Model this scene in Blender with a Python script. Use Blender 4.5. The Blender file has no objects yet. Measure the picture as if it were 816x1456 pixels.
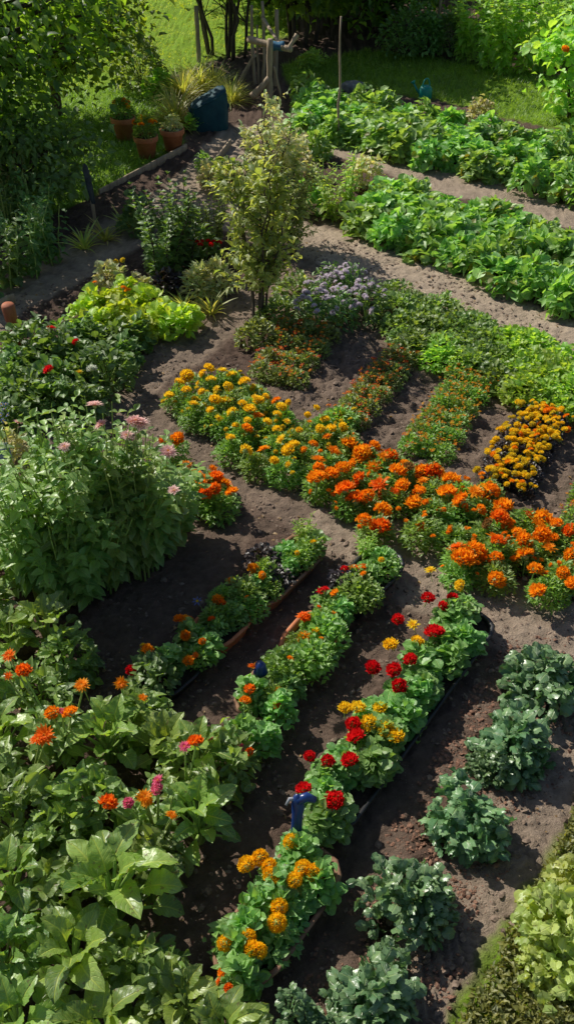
import bpy, math, random
import numpy as np

random.seed(7)
RNG = np.random.default_rng(7)
PI = math.pi
scene = bpy.context.scene
COL = scene.collection

# ------------------------------------------------------------------ camera
H = 3.5
F = 1400.0
TH = math.atan(1118.0 / 1400.0)
CT, ST = math.cos(TH), math.sin(TH)


def at(px, py, z=0.0):
    """point of the plane at height z that the photo shows at (px, py)"""
    u, v = (px - 408.0) / F, (728.0 - py) / F
    d = np.array([u, CT + v * ST, -ST + v * CT])
    t = (z - H) / d[2]
    return np.array([d[0] * t, d[1] * t, z])


cam_d = bpy.data.cameras.new('camera')
cam = bpy.data.objects.new('camera', cam_d)
COL.objects.link(cam)
cam.location = (0, 0, H)
cam.rotation_euler = (PI / 2 - TH, 0, 0)
cam_d.sensor_fit = 'VERTICAL'
cam_d.sensor_height = 36.0
cam_d.sensor_width = 36.0
cam_d.lens = 36.0 * F / 1456.0
cam_d.clip_start = 0.05
cam_d.clip_end = 500
scene.camera = cam

# ------------------------------------------------------------------ light
SUN_DIR = np.array([-0.74, 0.67])
SUN_DIR = SUN_DIR / np.linalg.norm(SUN_DIR)
SUN_EL = math.radians(42)
w = bpy.data.worlds.new('World')
scene.world = w
w.use_nodes = True
nt = w.node_tree
bg = nt.nodes['Background']
sky = nt.nodes.new('ShaderNodeTexSky')
sky.sky_type = 'NISHITA'
sky.sun_disc = False
sky.sun_elevation = SUN_EL
sky.sun_rotation = math.atan2(SUN_DIR[0], SUN_DIR[1])
nt.links.new(sky.outputs[0], bg.inputs[0])
bg.inputs[1].default_value = 0.082
sd = bpy.data.lights.new('sun', 'SUN')
sd.energy = 5.0
sd.angle = math.radians(0.5)
sd.color = (1.0, 0.95, 0.84)
sun = bpy.data.objects.new('sun', sd)
COL.objects.link(sun)
import mathutils
_to = mathutils.Vector((SUN_DIR[0] * math.cos(SUN_EL), SUN_DIR[1] * math.cos(SUN_EL), math.sin(SUN_EL)))
sun.rotation_euler = (-_to).to_track_quat('-Z', 'Y').to_euler()
sun.location = _to * 20
scene.view_settings.view_transform = 'Standard'
scene.view_settings.look = 'None'
scene.view_settings.exposure = 0
scene.render.engine = 'CYCLES'
scene.cycles.max_bounces = 8
scene.cycles.use_denoising = True

# ------------------------------------------------------------------ noise (numpy)


def _hash(ix, iy, iz, seed):
    h = (ix * 374761393 + iy * 668265263 + iz * 2147483647 + seed * 974711) & 0xFFFFFFFF
    h = ((h ^ (h >> 13)) * 1274126177) & 0xFFFFFFFF
    h = h ^ (h >> 16)
    return (h & 0xFFFF) / 65535.0


def vnoise(x, y, seed=0):
    ix = np.floor(x).astype(np.int64)
    iy = np.floor(y).astype(np.int64)
    fx, fy = x - ix, y - iy
    fx = fx * fx * (3 - 2 * fx)
    fy = fy * fy * (3 - 2 * fy)
    z = np.zeros_like(ix)
    a = _hash(ix, iy, z, seed)
    b = _hash(ix + 1, iy, z, seed)
    c = _hash(ix, iy + 1, z, seed)
    d = _hash(ix + 1, iy + 1, z, seed)
    return (a * (1 - fx) + b * fx) * (1 - fy) + (c * (1 - fx) + d * fx) * fy


def fbm(x, y, seed=0, oct=3):
    s, a, t = 0.0, 0.5, 0.0
    for i in range(oct):
        s = s + a * vnoise(x * 2 ** i, y * 2 ** i, seed + i * 17)
        t += a
        a *= 0.55
    return s / t


# ------------------------------------------------------------------ mesh helpers


class MB:
    """collects shapes (numpy) and links them as one mesh"""

    def __init__(self):
        self.v, self.f, self.m, self.uv, self.n = [], [], [], [], 0

    def add(self, v, f, mat=0, uv=None):
        v = np.asarray(v, float)
        f = np.asarray(f, int)
        if f.ndim != 2 or len(f) == 0:
            return
        if f.shape[1] == 3:
            f = np.concatenate([f, f[:, 2:3] * 0 - 1], 1)
            f = np.where(f >= 0, f + self.n, -1)
        else:
            f = f + self.n
        self.v.append(v)
        self.f.append(f)
        self.m.append(np.full(len(f), mat))
        self.uv.append(np.zeros((len(v), 2)) if uv is None else np.asarray(uv, float))
        self.n += len(v)

    def inst(self, tpl, pos, rot, size, mat=0):
        """many copies of a template: pos (N,3), rot (N,3,3), size (N,) or (N,3)"""
        tv, tf, tuv = tpl
        N = len(pos)
        if N == 0:
            return
        size = np.asarray(size, float)
        if size.ndim == 1:
            size = size[:, None].repeat(3, 1)
        V = tv[None] * size[:, None, :]
        V = np.einsum('nij,nkj->nki', rot, V) + np.asarray(pos)[:, None, :]
        k = len(tv)
        Fc = tf[None] + (np.arange(N) * k)[:, None, None]
        self.add(V.reshape(-1, 3), Fc.reshape(-1, tf.shape[1]), mat, np.tile(tuv, (N, 1)))

    def tube(self, pts, rad, sides=6, mat=0, cap=True):
        pts = np.asarray(pts, float)
        n = len(pts)
        rad = np.broadcast_to(np.asarray(rad, float), (n,))
        t = np.gradient(pts, axis=0)
        t /= np.linalg.norm(t, axis=1)[:, None] + 1e-9
        ref = np.array([0, 0, 1.0]) if abs(t[0][2]) < 0.9 else np.array([1.0, 0, 0])
        a = np.cross(t, ref)
        a /= np.linalg.norm(a, axis=1)[:, None] + 1e-9
        b = np.cross(t, a)
        ang = np.arange(sides) / sides * 2 * PI
        V = pts[:, None] + rad[:, None, None] * (np.cos(ang)[None, :, None] * a[:, None] + np.sin(ang)[None, :, None] * b[:, None])
        V = V.reshape(-1, 3)
        f = []
        for i in range(n - 1):
            for j in range(sides):
                j2 = (j + 1) % sides
                f.append((i * sides + j, i * sides + j2, (i + 1) * sides + j2, (i + 1) * sides + j))
        uv = np.stack([np.tile(np.arange(sides) / sides, n), np.repeat(np.linspace(0, 1, n), sides)], 1)
        if cap:
            V = np.concatenate([V, pts[:1], pts[-1:]])
            uv = np.concatenate([uv, [[0, 0], [0, 1]]])
            for j in range(sides):
                j2 = (j + 1) % sides
                f.append((n * sides, j2, j, j))
                f.append((n * sides + 1, (n - 1) * sides + j, (n - 1) * sides + j2, (n - 1) * sides + j2))
        f = np.array(f)
        tri = f[:, 2] == f[:, 3]
        q = f[~tri]
        base = self.n
        self.add(V, q, mat, uv)
        if tri.any():
            t3 = f[tri].copy()
            t3[:, 3] = -1
            t3[:, :3] += base
            self.f.append(t3)
            self.m.append(np.full(len(t3), mat))

    def lathe(self, prof, sides=24, mat=0, sx=1, sy=1, loc=(0, 0, 0), wob=0.0):
        prof = np.asarray(prof, float)
        ang = np.arange(sides) / sides * 2 * PI
        n = len(prof)
        V = np.stack([np.outer(prof[:, 0], np.cos(ang)) * sx, np.outer(prof[:, 0], np.sin(ang)) * sy,
                      np.repeat(prof[:, 1:2], sides, 1)], 2)
        if wob:
            V[:, :, :2] *= (1 + wob * np.sin(ang * 3 + 1) + wob * .6 * np.sin(ang * 7))[None, :, None]
        f = []
        for i in range(n - 1):
            for j in range(sides):
                j2 = (j + 1) % sides
                f.append((i * sides + j, i * sides + j2, (i + 1) * sides + j2, (i + 1) * sides + j))
        self.add(V.reshape(-1, 3) + np.array(loc), f, mat)

    def box(self, c, s, rz=0.0, mat=0, bev=0.0):
        x, y, z = np.array(s) / 2.0
        b = min(bev, x * .9, y * .9, z * .9)
        if b <= 0:
            v = np.array([(i, j, k) for k in (-z, z) for (i, j) in ((-x, -y), (x, -y), (x, y), (-x, y))])
            f = [(3, 2, 1, 0), (4, 5, 6, 7), (0, 1, 5, 4), (1, 2, 6, 5), (2, 3, 7, 6), (3, 0, 4, 7)]
        else:
            ring = lambda xx, yy, zz: [(-xx + b, -yy, zz), (xx - b, -yy, zz), (xx, -yy + b, zz), (xx, yy - b, zz),
                                       (xx - b, yy, zz), (-xx + b, yy, zz), (-xx, yy - b, zz), (-xx, -yy + b, zz)]
            R = [ring(x - b, y - b, -z), ring(x, y, -z + b), ring(x, y, z - b), ring(x - b, y - b, z)]
            v = np.array(sum(R, []))
            f = []
            for i in range(3):
                for j in range(8):
                    j2 = (j + 1) % 8
                    f.append((i * 8 + j, i * 8 + j2, i * 8 + 8 + j2, i * 8 + 8 + j))
            for o, rev in ((0, True), (24, False)):
                for q in ((0, 1, 2, 3), (0, 3, 4, 7), (7, 4, 5, 6)):
                    q = [o + t for t in q]
                    f.append(tuple(q[::-1] if rev else q))
        c_, s_ = math.cos(rz), math.sin(rz)
        v = np.stack([v[:, 0] * c_ - v[:, 1] * s_, v[:, 0] * s_ + v[:, 1] * c_, v[:, 2]], 1) + np.array(c)
        self.add(v, f, mat)

    def mesh(self, name, mats, smooth=True):
        me = bpy.data.meshes.new(name)
        V = np.concatenate(self.v)
        Fc = np.concatenate(self.f)
        M = np.concatenate(self.m)
        UV = np.concatenate(self.uv)
        cnt = np.where(Fc[:, 3] < 0, 3, 4)
        loops = Fc.reshape(-1)
        loops = loops[loops >= 0]
        me.vertices.add(len(V))
        me.vertices.foreach_set('co', V.astype(np.float32).ravel())
        me.loops.add(len(loops))
        me.loops.foreach_set('vertex_index', loops.astype(np.int32))
        me.polygons.add(len(Fc))
        st = np.concatenate([[0], np.cumsum(cnt)[:-1]])
        me.polygons.foreach_set('loop_start', st.astype(np.int32))
        me.polygons.foreach_set('loop_total', cnt.astype(np.int32))
        me.polygons.foreach_set('material_index', M.astype(np.int32))
        me.polygons.foreach_set('use_smooth', np.full(len(Fc), bool(smooth)))
        uvl = me.uv_layers.new(name='UVMap')
        uvl.data.foreach_set('uv', UV[loops].astype(np.float32).ravel())
        for m in mats:
            me.materials.append(m)
        me.update(calc_edges=True)
        me.validate()
        return me


def obj(name, me, parent=None, loc=(0, 0, 0), rot=(0, 0, 0), scale=1.0, label=None):
    o = bpy.data.objects.new(name, me)
    COL.objects.link(o)
    o.parent = parent
    o.location = loc
    o.rotation_euler = rot
    o.scale = (scale,) * 3 if np.isscalar(scale) else scale
    if label:
        o['label'] = label
    return o


def tag(o, label, cat, group=None):
    o['label'] = label
    o['category'] = cat
    if group:
        o['group'] = group
    return o


def thing(name, label, cat, loc, group=None):
    o = bpy.data.objects.new(name, None)
    COL.objects.link(o)
    o.location = tuple(loc)
    o.empty_display_size = .1
    return tag(o, label, cat, group)


ORD = ['zeroth', 'first', 'second', 'third', 'fourth', 'fifth', 'sixth', 'seventh', 'eighth', 'ninth', 'tenth', 'eleventh',
       'twelfth', 'thirteenth', 'fourteenth', 'fifteenth', 'sixteenth', 'seventeenth', 'eighteenth', 'nineteenth', 'twentieth',
       'twenty-first', 'twenty-second', 'twenty-third', 'twenty-fourth', 'twenty-fifth', 'twenty-sixth', 'twenty-seventh',
       'twenty-eighth', 'twenty-ninth', 'thirtieth', 'thirty-first', 'thirty-second', 'thirty-third', 'thirty-fourth']

# ------------------------------------------------------------------ materials


def new_mat(name):
    m = bpy.data.materials.new(name)
    m.use_nodes = True
    t = m.node_tree
    for n in list(t.nodes):
        t.nodes.remove(n)
    out = t.nodes.new('ShaderNodeOutputMaterial')
    return m, t, out


def N(t, kind, **kw):
    n = t.nodes.new(kind)
    for k, v in kw.items():
        if k.startswith('i_'):
            n.inputs[int(k[2:])].default_value = v
        else:
            setattr(n, k, v)
    return n


def mathn(t, op, a, b=None):
    n = t.nodes.new('ShaderNodeMath')
    n.operation = op
    for i, x in enumerate((a, b)):
        if x is None:
            continue
        if hasattr(x, 'links'):
            t.links.new(x, n.inputs[i])
        else:
            n.inputs[i].default_value = x
    return n.outputs[0]


def mix(t, fac, a, b, mode='MIX'):
    n = t.nodes.new('ShaderNodeMix')
    n.data_type = 'RGBA'
    n.blend_type = mode
    for sock, x in ((n.inputs[0], fac), (n.inputs[6], a), (n.inputs[7], b)):
        if hasattr(x, 'links'):
            t.links.new(x, sock)
        else:
            sock.default_value = x if np.isscalar(x) else (*x, 1.0)
    return n.outputs[2]


def leaf_mat(name, c1, c2, trans=0.3, rough=0.42, vein=0.0, tcol=None, spec=0.5, yellow=0.0, vn=9.0, gain=2.55):
    c1, c2 = [tuple(min(.6, x * gain * .94 + .06 * gain * (c[0] + c[1]) / 2) for x in c) for c in (c1, c2)]
    c1, c2 = [(c[0] * 1.14, c[1], c[2] * .74) for c in (c1, c2)]
    m, t, out = new_mat(name)
    L = t.links.new
    geo = N(t, 'ShaderNodeNewGeometry')
    oi = N(t, 'ShaderNodeObjectInfo')
    col = mix(t, geo.outputs['Random Per Island'], c1, c2)
    if yellow:
        k = mathn(t, 'GREATER_THAN', geo.outputs['Random Per Island'], 1 - yellow)
        col = mix(t, k, col, (0.22, 0.22, 0.03))
    tc = N(t, 'ShaderNodeTexCoord')
    nz = N(t, 'ShaderNodeTexNoise')
    nz.inputs['Scale'].default_value = 30
    nz.inputs['Detail'].default_value = 3
    L(tc.outputs['Object'], nz.inputs['Vector'])
    hsv = N(t, 'ShaderNodeHueSaturation')
    L(col, hsv.inputs['Color'])
    val = mathn(t, 'ADD', mathn(t, 'MULTIPLY', oi.outputs['Random'], 0.3), mathn(t, 'ADD', mathn(t, 'MULTIPLY', nz.outputs[0], 0.7), 0.5))
    L(val, hsv.inputs['Value'])
    L(mathn(t, 'ADD', mathn(t, 'MULTIPLY', oi.outputs['Random'], 0.035), 0.482), hsv.inputs['Hue'])
    col = hsv.outputs[0]
    bmp = None
    if vein > 0:
        uv = N(t, 'ShaderNodeUVMap')
        sep = N(t, 'ShaderNodeSeparateXYZ')
        L(uv.outputs[0], sep.inputs[0])
        au = mathn(t, 'ABSOLUTE', mathn(t, 'SUBTRACT', sep.outputs[0], 0.5))
        mid = mathn(t, 'SUBTRACT', 1.0, mathn(t, 'MULTIPLY', au, 18.0))
        mid = mathn(t, 'MAXIMUM', mid, 0.0)
        ph = mathn(t, 'MULTIPLY', mathn(t, 'SUBTRACT', sep.outputs[1], mathn(t, 'MULTIPLY', au, 0.6)), vn)
        fr = mathn(t, 'ABSOLUTE', mathn(t, 'SUBTRACT', mathn(t, 'FRACT', ph), 0.5))
        side = mathn(t, 'MAXIMUM', mathn(t, 'SUBTRACT', 1.0, mathn(t, 'MULTIPLY', fr, 9.0)), 0.0)
        vv = mathn(t, 'MAXIMUM', mid, mathn(t, 'MULTIPLY', side, 0.6))
        col = mix(t, mathn(t, 'MULTIPLY', vv, vein), col, (min(1, c2[0] * 2 + .08), min(1, c2[1] * 1.5 + .08), c2[2] * 1.4 + .03))
        sp = N(t, 'ShaderNodeTexNoise')                  # dry and chewed spots
        sp.inputs['Scale'].default_value = 55
        sp.inputs['Detail'].default_value = 2
        L(tc.outputs['Object'], sp.inputs['Vector'])
        spot = mathn(t, 'MULTIPLY', mathn(t, 'GREATER_THAN', sp.outputs[0], 0.68), 0.7)
        col = mix(t, spot, col, (.17, .13, .05))
        b = N(t, 'ShaderNodeBump')
        b.inputs['Strength'].default_value = 0.7
        b.inputs['Distance'].default_value = 0.004
        hh = mathn(t, 'SUBTRACT', mathn(t, 'MULTIPLY', nz.outputs[0], 1.6), vv)
        L(hh, b.inputs['Height'])
        bmp = b
    p = N(t, 'ShaderNodeBsdfPrincipled')
    L(col, p.inputs['Base Color'])
    p.inputs['Roughness'].default_value = rough + .1
    p.inputs['Specular IOR Level'].default_value = spec * 1.7
    p.inputs['Coat Weight'].default_value = .22
    p.inputs['Coat Roughness'].default_value = .38
    tr = N(t, 'ShaderNodeBsdfTranslucent')
    tcl = mix(t, 1.0, col, tcol or (1.9, 1.75, 0.7), 'MULTIPLY')
    L(tcl, tr.inputs['Color'])
    if bmp:
        L(bmp.outputs[0], p.inputs['Normal'])
    ms = N(t, 'ShaderNodeMixShader')
    ms.inputs[0].default_value = trans * 1.25
    L(p.outputs[0], ms.inputs[1])
    L(tr.outputs[0], ms.inputs[2])
    L(ms.outputs[0], out.inputs[0])
    return m


def petal_mat(name, c1, c2, trans=0.5, rough=0.55, tip=None):
    m, t, out = new_mat(name)
    L = t.links.new
    geo = N(t, 'ShaderNodeNewGeometry')
    oi = N(t, 'ShaderNodeObjectInfo')
    r = mathn(t, 'ADD', mathn(t, 'MULTIPLY', geo.outputs['Random Per Island'], 0.5), mathn(t, 'MULTIPLY', oi.outputs['Random'], 0.6))
    col = mix(t, r, c1, c2)
    uv = N(t, 'ShaderNodeUVMap')
    sep = N(t, 'ShaderNodeSeparateXYZ')
    L(uv.outputs[0], sep.inputs[0])
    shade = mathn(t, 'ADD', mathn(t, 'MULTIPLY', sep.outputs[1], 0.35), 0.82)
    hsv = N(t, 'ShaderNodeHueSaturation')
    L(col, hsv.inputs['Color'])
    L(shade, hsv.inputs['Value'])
    col = hsv.outputs[0]
    p = N(t, 'ShaderNodeBsdfPrincipled')
    L(col, p.inputs['Base Color'])
    p.inputs['Roughness'].default_value = rough
    p.inputs['Specular IOR Level'].default_value = 0.25
    tr = N(t, 'ShaderNodeBsdfTranslucent')
    L(col, tr.inputs['Color'])
    ms = N(t, 'ShaderNodeMixShader')
    ms.inputs[0].default_value = trans
    L(p.outputs[0], ms.inputs[1])
    L(tr.outputs[0], ms.inputs[2])
    L(ms.outputs[0], out.inputs[0])
    return m


def rough_mat(name, c1, c2, scale=12.0, rough=0.8, bump=0.4, stretch=(1, 1, 1), spec=0.3, dist=0.01, metal=0.0):
    m, t, out = new_mat(name)
    L = t.links.new
    tc = N(t, 'ShaderNodeTexCoord')
    mp = N(t, 'ShaderNodeMapping')
    mp.inputs['Scale'].default_value = stretch
    L(tc.outputs['Object'], mp.inputs['Vector'])
    nz = N(t, 'ShaderNodeTexNoise')
    nz.inputs['Scale'].default_value = scale
    nz.inputs['Detail'].default_value = 6
    nz.inputs['Roughness'].default_value = 0.65
    L(mp.outputs[0], nz.inputs['Vector'])
    rp = N(t, 'ShaderNodeMapRange', i_1=0.3, i_2=0.7)
    L(nz.outputs[0], rp.inputs[0])
    col = mix(t, rp.outputs[0], c1, c2)
    p = N(t, 'ShaderNodeBsdfPrincipled')
    L(col, p.inputs['Base Color'])
    p.inputs['Roughness'].default_value = rough
    p.inputs['Specular IOR Level'].default_value = spec
    p.inputs['Metallic'].default_value = metal
    b = N(t, 'ShaderNodeBump')
    b.inputs['Strength'].default_value = bump
    b.inputs['Distance'].default_value = dist
    L(nz.outputs[0], b.inputs['Height'])
    L(b.outputs[0], p.inputs['Normal'])
    L(p.outputs[0], out.inputs[0])
    return m


def earth_mat():
    m, t, out = new_mat('earth')
    L = t.links.new
    tc = N(t, 'ShaderNodeTexCoord')

    def noise(scale, detail=6, rough=0.65):
        n = N(t, 'ShaderNodeTexNoise')
        n.inputs['Scale'].default_value = scale
        n.inputs['Detail'].default_value = detail
        n.inputs['Roughness'].default_value = rough
        L(tc.outputs['Object'], n.inputs['Vector'])
        return n.outputs[0]
    a_path = N(t, 'ShaderNodeAttribute', attribute_name='path').outputs['Fac']  # carries the painted sun and shade of each path
    a_lawn = N(t, 'ShaderNodeAttribute', attribute_name='lawn').outputs['Fac']
    a_h = N(t, 'ShaderNodeAttribute', attribute_name='relief').outputs['Fac']
    n1, n2, n3 = noise(2.2, 4), noise(38, 8, 0.7), noise(130, 4, 0.7)
    soil = mix(t, n2, (0.030, 0.021, 0.017), (0.17, 0.108, 0.080))
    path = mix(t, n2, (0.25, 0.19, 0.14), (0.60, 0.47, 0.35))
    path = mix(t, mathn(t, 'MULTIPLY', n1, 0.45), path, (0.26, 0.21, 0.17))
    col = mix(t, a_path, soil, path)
    lawn = mix(t, n2, (0.10, 0.19, 0.012), (0.22, 0.35, 0.022))
    col = mix(t, a_lawn, col, lawn)
    # pale crumbs and bits of straw
    vo = N(t, 'ShaderNodeTexVoronoi')
    vo.inputs['Scale'].default_value = 75
    L(tc.outputs['Object'], vo.inputs['Vector'])
    dot = mathn(t, 'LESS_THAN', vo.outputs['Distance'], 0.16)
    k = mathn(t, 'MULTIPLY', dot, mathn(t, 'GREATER_THAN', n1, 0.56))
    col = mix(t, mathn(t, 'MULTIPLY', k, 0.7), col, (0.30, 0.24, 0.18))
    hs = N(t, 'ShaderNodeHueSaturation')
    L(col, hs.inputs['Color'])
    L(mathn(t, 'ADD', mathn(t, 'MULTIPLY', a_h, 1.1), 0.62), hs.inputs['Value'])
    p = N(t, 'ShaderNodeBsdfPrincipled')
    L(hs.outputs[0], p.inputs['Base Color'])
    p.inputs['Roughness'].default_value = 0.92
    p.inputs['Specular IOR Level'].default_value = 0.2
    b = N(t, 'ShaderNodeBump')
    b.inputs['Strength'].default_value = 1.0
    b.inputs['Distance'].default_value = 0.02
    L(mathn(t, 'ADD', n2, mathn(t, 'MULTIPLY', n3, 0.6)), b.inputs['Height'])
    L(b.outputs[0], p.inputs['Normal'])
    L(p.outputs[0], out.inputs[0])
    return m


EARTH = earth_mat()
M = dict(
    potato=leaf_mat('potato_leaf', (.042, .125, .034), (.12, .25, .075), .30, .38, .35, yellow=.03),
    marigold=leaf_mat('marigold_leaf', (.04, .10, .02), (.10, .19, .035), .34, .45),
    dahlia=leaf_mat('dahlia_leaf', (.038, .115, .032), (.098, .22, .065), .28, .38, .4),
    kale=leaf_mat('kale_leaf', (.026, .078, .038), (.075, .145, .080), .18, .26, .5, tcol=(1.3, 1.5, .8)),
    dark=leaf_mat('dark_leaf', (.028, .075, .022), (.065, .14, .04), .28, .4, .3),
    lime=leaf_mat('lime_leaf', (.19, .38, .02), (.33, .55, .04), .3, .45, .3, gain=1.35),
    sage=leaf_mat('sage_leaf', (.13, .20, .12), (.24, .30, .19), .25, .55, .2),
    bright=leaf_mat('bright_leaf', (.085, .20, .03), (.17, .31, .055), .36, .42, .3, gain=2.2),
    paleshrub=leaf_mat('pale_shrub_leaf', (.13, .21, .055), (.24, .33, .115), .3, .36, .3, gain=1.9),
    sapling=leaf_mat('sapling_leaf', (.085, .17, .05), (.22, .33, .13), .36, .36, .2, gain=2.0),
    tree=leaf_mat('tree_leaf', (.020, .055, .012), (.06, .115, .022), .5, .4, tcol=(2.4, 2.1, .5)),
    zinnia=leaf_mat('zinnia_leaf', (.045, .115, .03), (.14, .235, .075), .3, .32, .4, gain=2.2),
    chard=leaf_mat('chard_leaf', (.05, .12, .025), (.16, .28, .06), .3, .32, .55, yellow=.02, gain=1.9),
    bean=leaf_mat('bean_leaf', (.04, .10, .025), (.125, .22, .06), .3, .34, .4, gain=2.0),
    bronze=leaf_mat('bronze_leaf', (.048, .075, .022), (.10, .15, .04), .3, .45),
    purple=leaf_mat('purple_leaf', (.018, .014, .022), (.045, .032, .045), .15, .4, gain=1.0),
    moss=leaf_mat('moss_leaf', (.05, .075, .015), (.15, .17, .04), .3, .5, gain=1.7),
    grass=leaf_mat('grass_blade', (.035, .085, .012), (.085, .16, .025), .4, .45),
    grassbright=leaf_mat('sunny_grass_blade', (.13, .27, .01), (.19, .33, .015), .45, .6),  # sunlit copy of the grass, full sun put into its brighter colour
    tuft=leaf_mat('tuft_blade', (.10, .17, .05), (.22, .30, .10), .35, .45),
    stem=leaf_mat('green_stem', (.07, .13, .03), (.12, .19, .05), .1, .5),
    bark=rough_mat('bark', (.045, .034, .025), (.12, .095, .07), 30, .9, .8, (1, 1, .25)),
    wood=rough_mat('weathered_wood', (.24, .175, .115), (.48, .37, .26), 26, .8, .6, (1, 1, .15)),
    redwood=rough_mat('red_wood', (.30, .085, .04), (.46, .17, .09), 26, .7, .5, (1, 1, .2)),
    terracotta=rough_mat('terracotta', (.42, .13, .055), (.58, .23, .11), 14, .8, .3),
    trough=rough_mat('brown_clay', (.17, .085, .05), (.33, .19, .12), 18, .8, .4),
    plastic=rough_mat('black_plastic', (.008, .009, .010), (.022, .022, .024), 20, .45, .15, spec=.5),
    tarp=rough_mat('teal_tarp', (.006, .04, .06), (.014, .075, .095), 9, .65, .5, spec=.25, dist=.02),
    teal=rough_mat('turquoise_enamel', (.0, .22, .18), (.02, .33, .27), 6, .35, .1, spec=.5),
    blue=rough_mat('blue_plastic', (.008, .03, .13), (.02, .06, .24), 8, .3, .1, spec=.6),
    rag=rough_mat('blue_rag', (.03, .10, .18), (.07, .18, .28), 20, .9, .6),
    steel=rough_mat('dark_steel', (.03, .04, .06), (.09, .11, .15), 16, .35, .1, metal=.6),
    slate=rough_mat('slate', (.20, .22, .25), (.34, .36, .40), 10, .6, .1),
    chalk=rough_mat('chalk', (.6, .6, .6), (.75, .75, .75), 10, .9, .1),
    mulch=rough_mat('mulch', (.10, .048, .032), (.36, .20, .135), 55, .95, .6),
    crumb=rough_mat('soil_crumb', (.08, .056, .042), (.34, .25, .19), 40, .95, .6),
    stone=rough_mat('grey_stone', (.14, .135, .13), (.30, .29, .27), 14, .85, .6),
    soil=rough_mat('potting_soil', (.018, .013, .010), (.06, .042, .03), 60, .95, .9),
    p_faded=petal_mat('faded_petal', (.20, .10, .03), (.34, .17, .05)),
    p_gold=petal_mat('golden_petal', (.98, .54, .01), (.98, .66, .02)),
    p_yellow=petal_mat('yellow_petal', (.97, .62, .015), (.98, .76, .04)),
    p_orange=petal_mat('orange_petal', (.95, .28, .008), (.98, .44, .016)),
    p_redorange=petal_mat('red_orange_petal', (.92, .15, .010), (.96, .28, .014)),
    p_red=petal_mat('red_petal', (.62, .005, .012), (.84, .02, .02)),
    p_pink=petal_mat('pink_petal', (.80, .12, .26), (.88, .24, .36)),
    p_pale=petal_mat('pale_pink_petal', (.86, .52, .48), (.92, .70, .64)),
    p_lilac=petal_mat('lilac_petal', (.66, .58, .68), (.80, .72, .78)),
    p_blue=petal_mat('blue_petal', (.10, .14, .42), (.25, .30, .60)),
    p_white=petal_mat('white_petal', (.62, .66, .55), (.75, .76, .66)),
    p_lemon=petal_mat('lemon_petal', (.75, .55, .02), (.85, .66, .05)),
)

# ------------------------------------------------------------------ leaf templates


def leaf_tpl(prof, nu=4, nv=6, fold=0.25, droop=0.3, wave=0.0, wf=3.0, width=0.5, seed=0, twist=0.0):
    """a leaf of length 1 along +Y; prof(t) is its relative half width"""
    r = np.random.default_rng(seed)
    t = np.linspace(0, 1, nv + 1)
    u = np.linspace(-1, 1, nu + 1)
    T, U = np.meshgrid(t, u, indexing='ij')
    Wd = prof(T) * width / 2
    x = U * Wd
    y = T.copy()
    z = np.abs(U) * Wd * fold * 2 - droop * T ** 2
    y = y - 0.25 * droop * T ** 2
    ph = r.uniform(0, 6)
    z = z + wave * np.abs(U) ** 1.5 * np.sin(T * wf * 2 * PI + ph + U * 1.5) * (Wd > 0.01)
    if nu >= 6:                                          # crinkled blade between the veins
        z = z + .022 * np.sin(T * 26 + U * 5 + ph) * np.sin(np.abs(U) * PI) + .012 * np.sin(T * 17 - U * 11)
    x = x + twist * np.sin(T * 3 + ph) * 0.15
    V = np.stack([x, y, z], 2).reshape(-1, 3)
    uv = np.stack([(U + 1) / 2, T], 2).reshape(-1, 2)
    f = []
    n = nu + 1
    for i in range(nv):
        for j in range(nu):
            f.append((i * n + j, i * n + j + 1, (i + 1) * n + j + 1, (i + 1) * n + j))
    return V, np.array(f), uv


ovate = lambda t: np.clip(np.sin(PI * np.clip(t, 0, 1) ** 0.72), 0.02, 1)
lance = lambda t: np.clip(np.sin(PI * np.clip(t, 0, 1) ** 0.85) ** 1.2, 0.02, 1)
roundl = lambda t: np.clip(np.sqrt(np.clip(1 - (2 * t - 1) ** 2, 0, 1)), 0.05, 1)
obov = lambda t: np.clip(np.sin(PI * np.clip(t, 0, 1) ** 1.25) ** 0.8, 0.03, 1)
strap = lambda t: np.clip((1 - t ** 3), 0.03, 1)

T_OV = [leaf_tpl(ovate, 2, 4, .3, .25, .03, 2, .6, s) for s in range(4)]
broad = lambda t: np.clip(np.sin(PI * np.clip(t, 0, 1) ** .80) ** .5, 0.02, 1)
T_OVBIG = [leaf_tpl(broad, 8, 10, .22, .22 + .1 * s, .065, 3.6, .66, s, .3) for s in range(5)]
T_ROUND = [leaf_tpl(roundl, 4, 5, .18, .2, .06, 2, .9, s) for s in range(4)]
T_LANCE = [leaf_tpl(lance, 2, 5, .3, .35, .02, 2, .34, s) for s in range(4)]
T_KALE = [leaf_tpl(obov, 8, 10, .12, .40, .085, 4.6, .72, s) for s in range(5)]
T_KCUP = [leaf_tpl(roundl, 6, 6, -.22, .45 + .15 * (s % 3), .15, 3.6, .85, s) for s in range(5)]
T_DIA = [leaf_tpl(lance, 2, 2, .3, .15, 0, 1, .36, s) for s in range(2)]
T_SMALL = [leaf_tpl(ovate, 2, 2, .3, .15, 0, 1, .62, s) for s in range(2)]
T_BLADE = [leaf_tpl(strap, 1, 4, 0, .5, 0, 1, .05, s) for s in range(2)]
T_IRIS = [leaf_tpl(strap, 2, 6, .3, .35, 0, 1, .08, s) for s in range(2)]
T_PETAL = [leaf_tpl(obov, 2, 2, -.3, -.25, .08, 1, .95, s) for s in range(3)]
T_RAY = [leaf_tpl(obov, 2, 2, .2, .12, .02, 1, .36, s) for s in range(2)]


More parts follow.
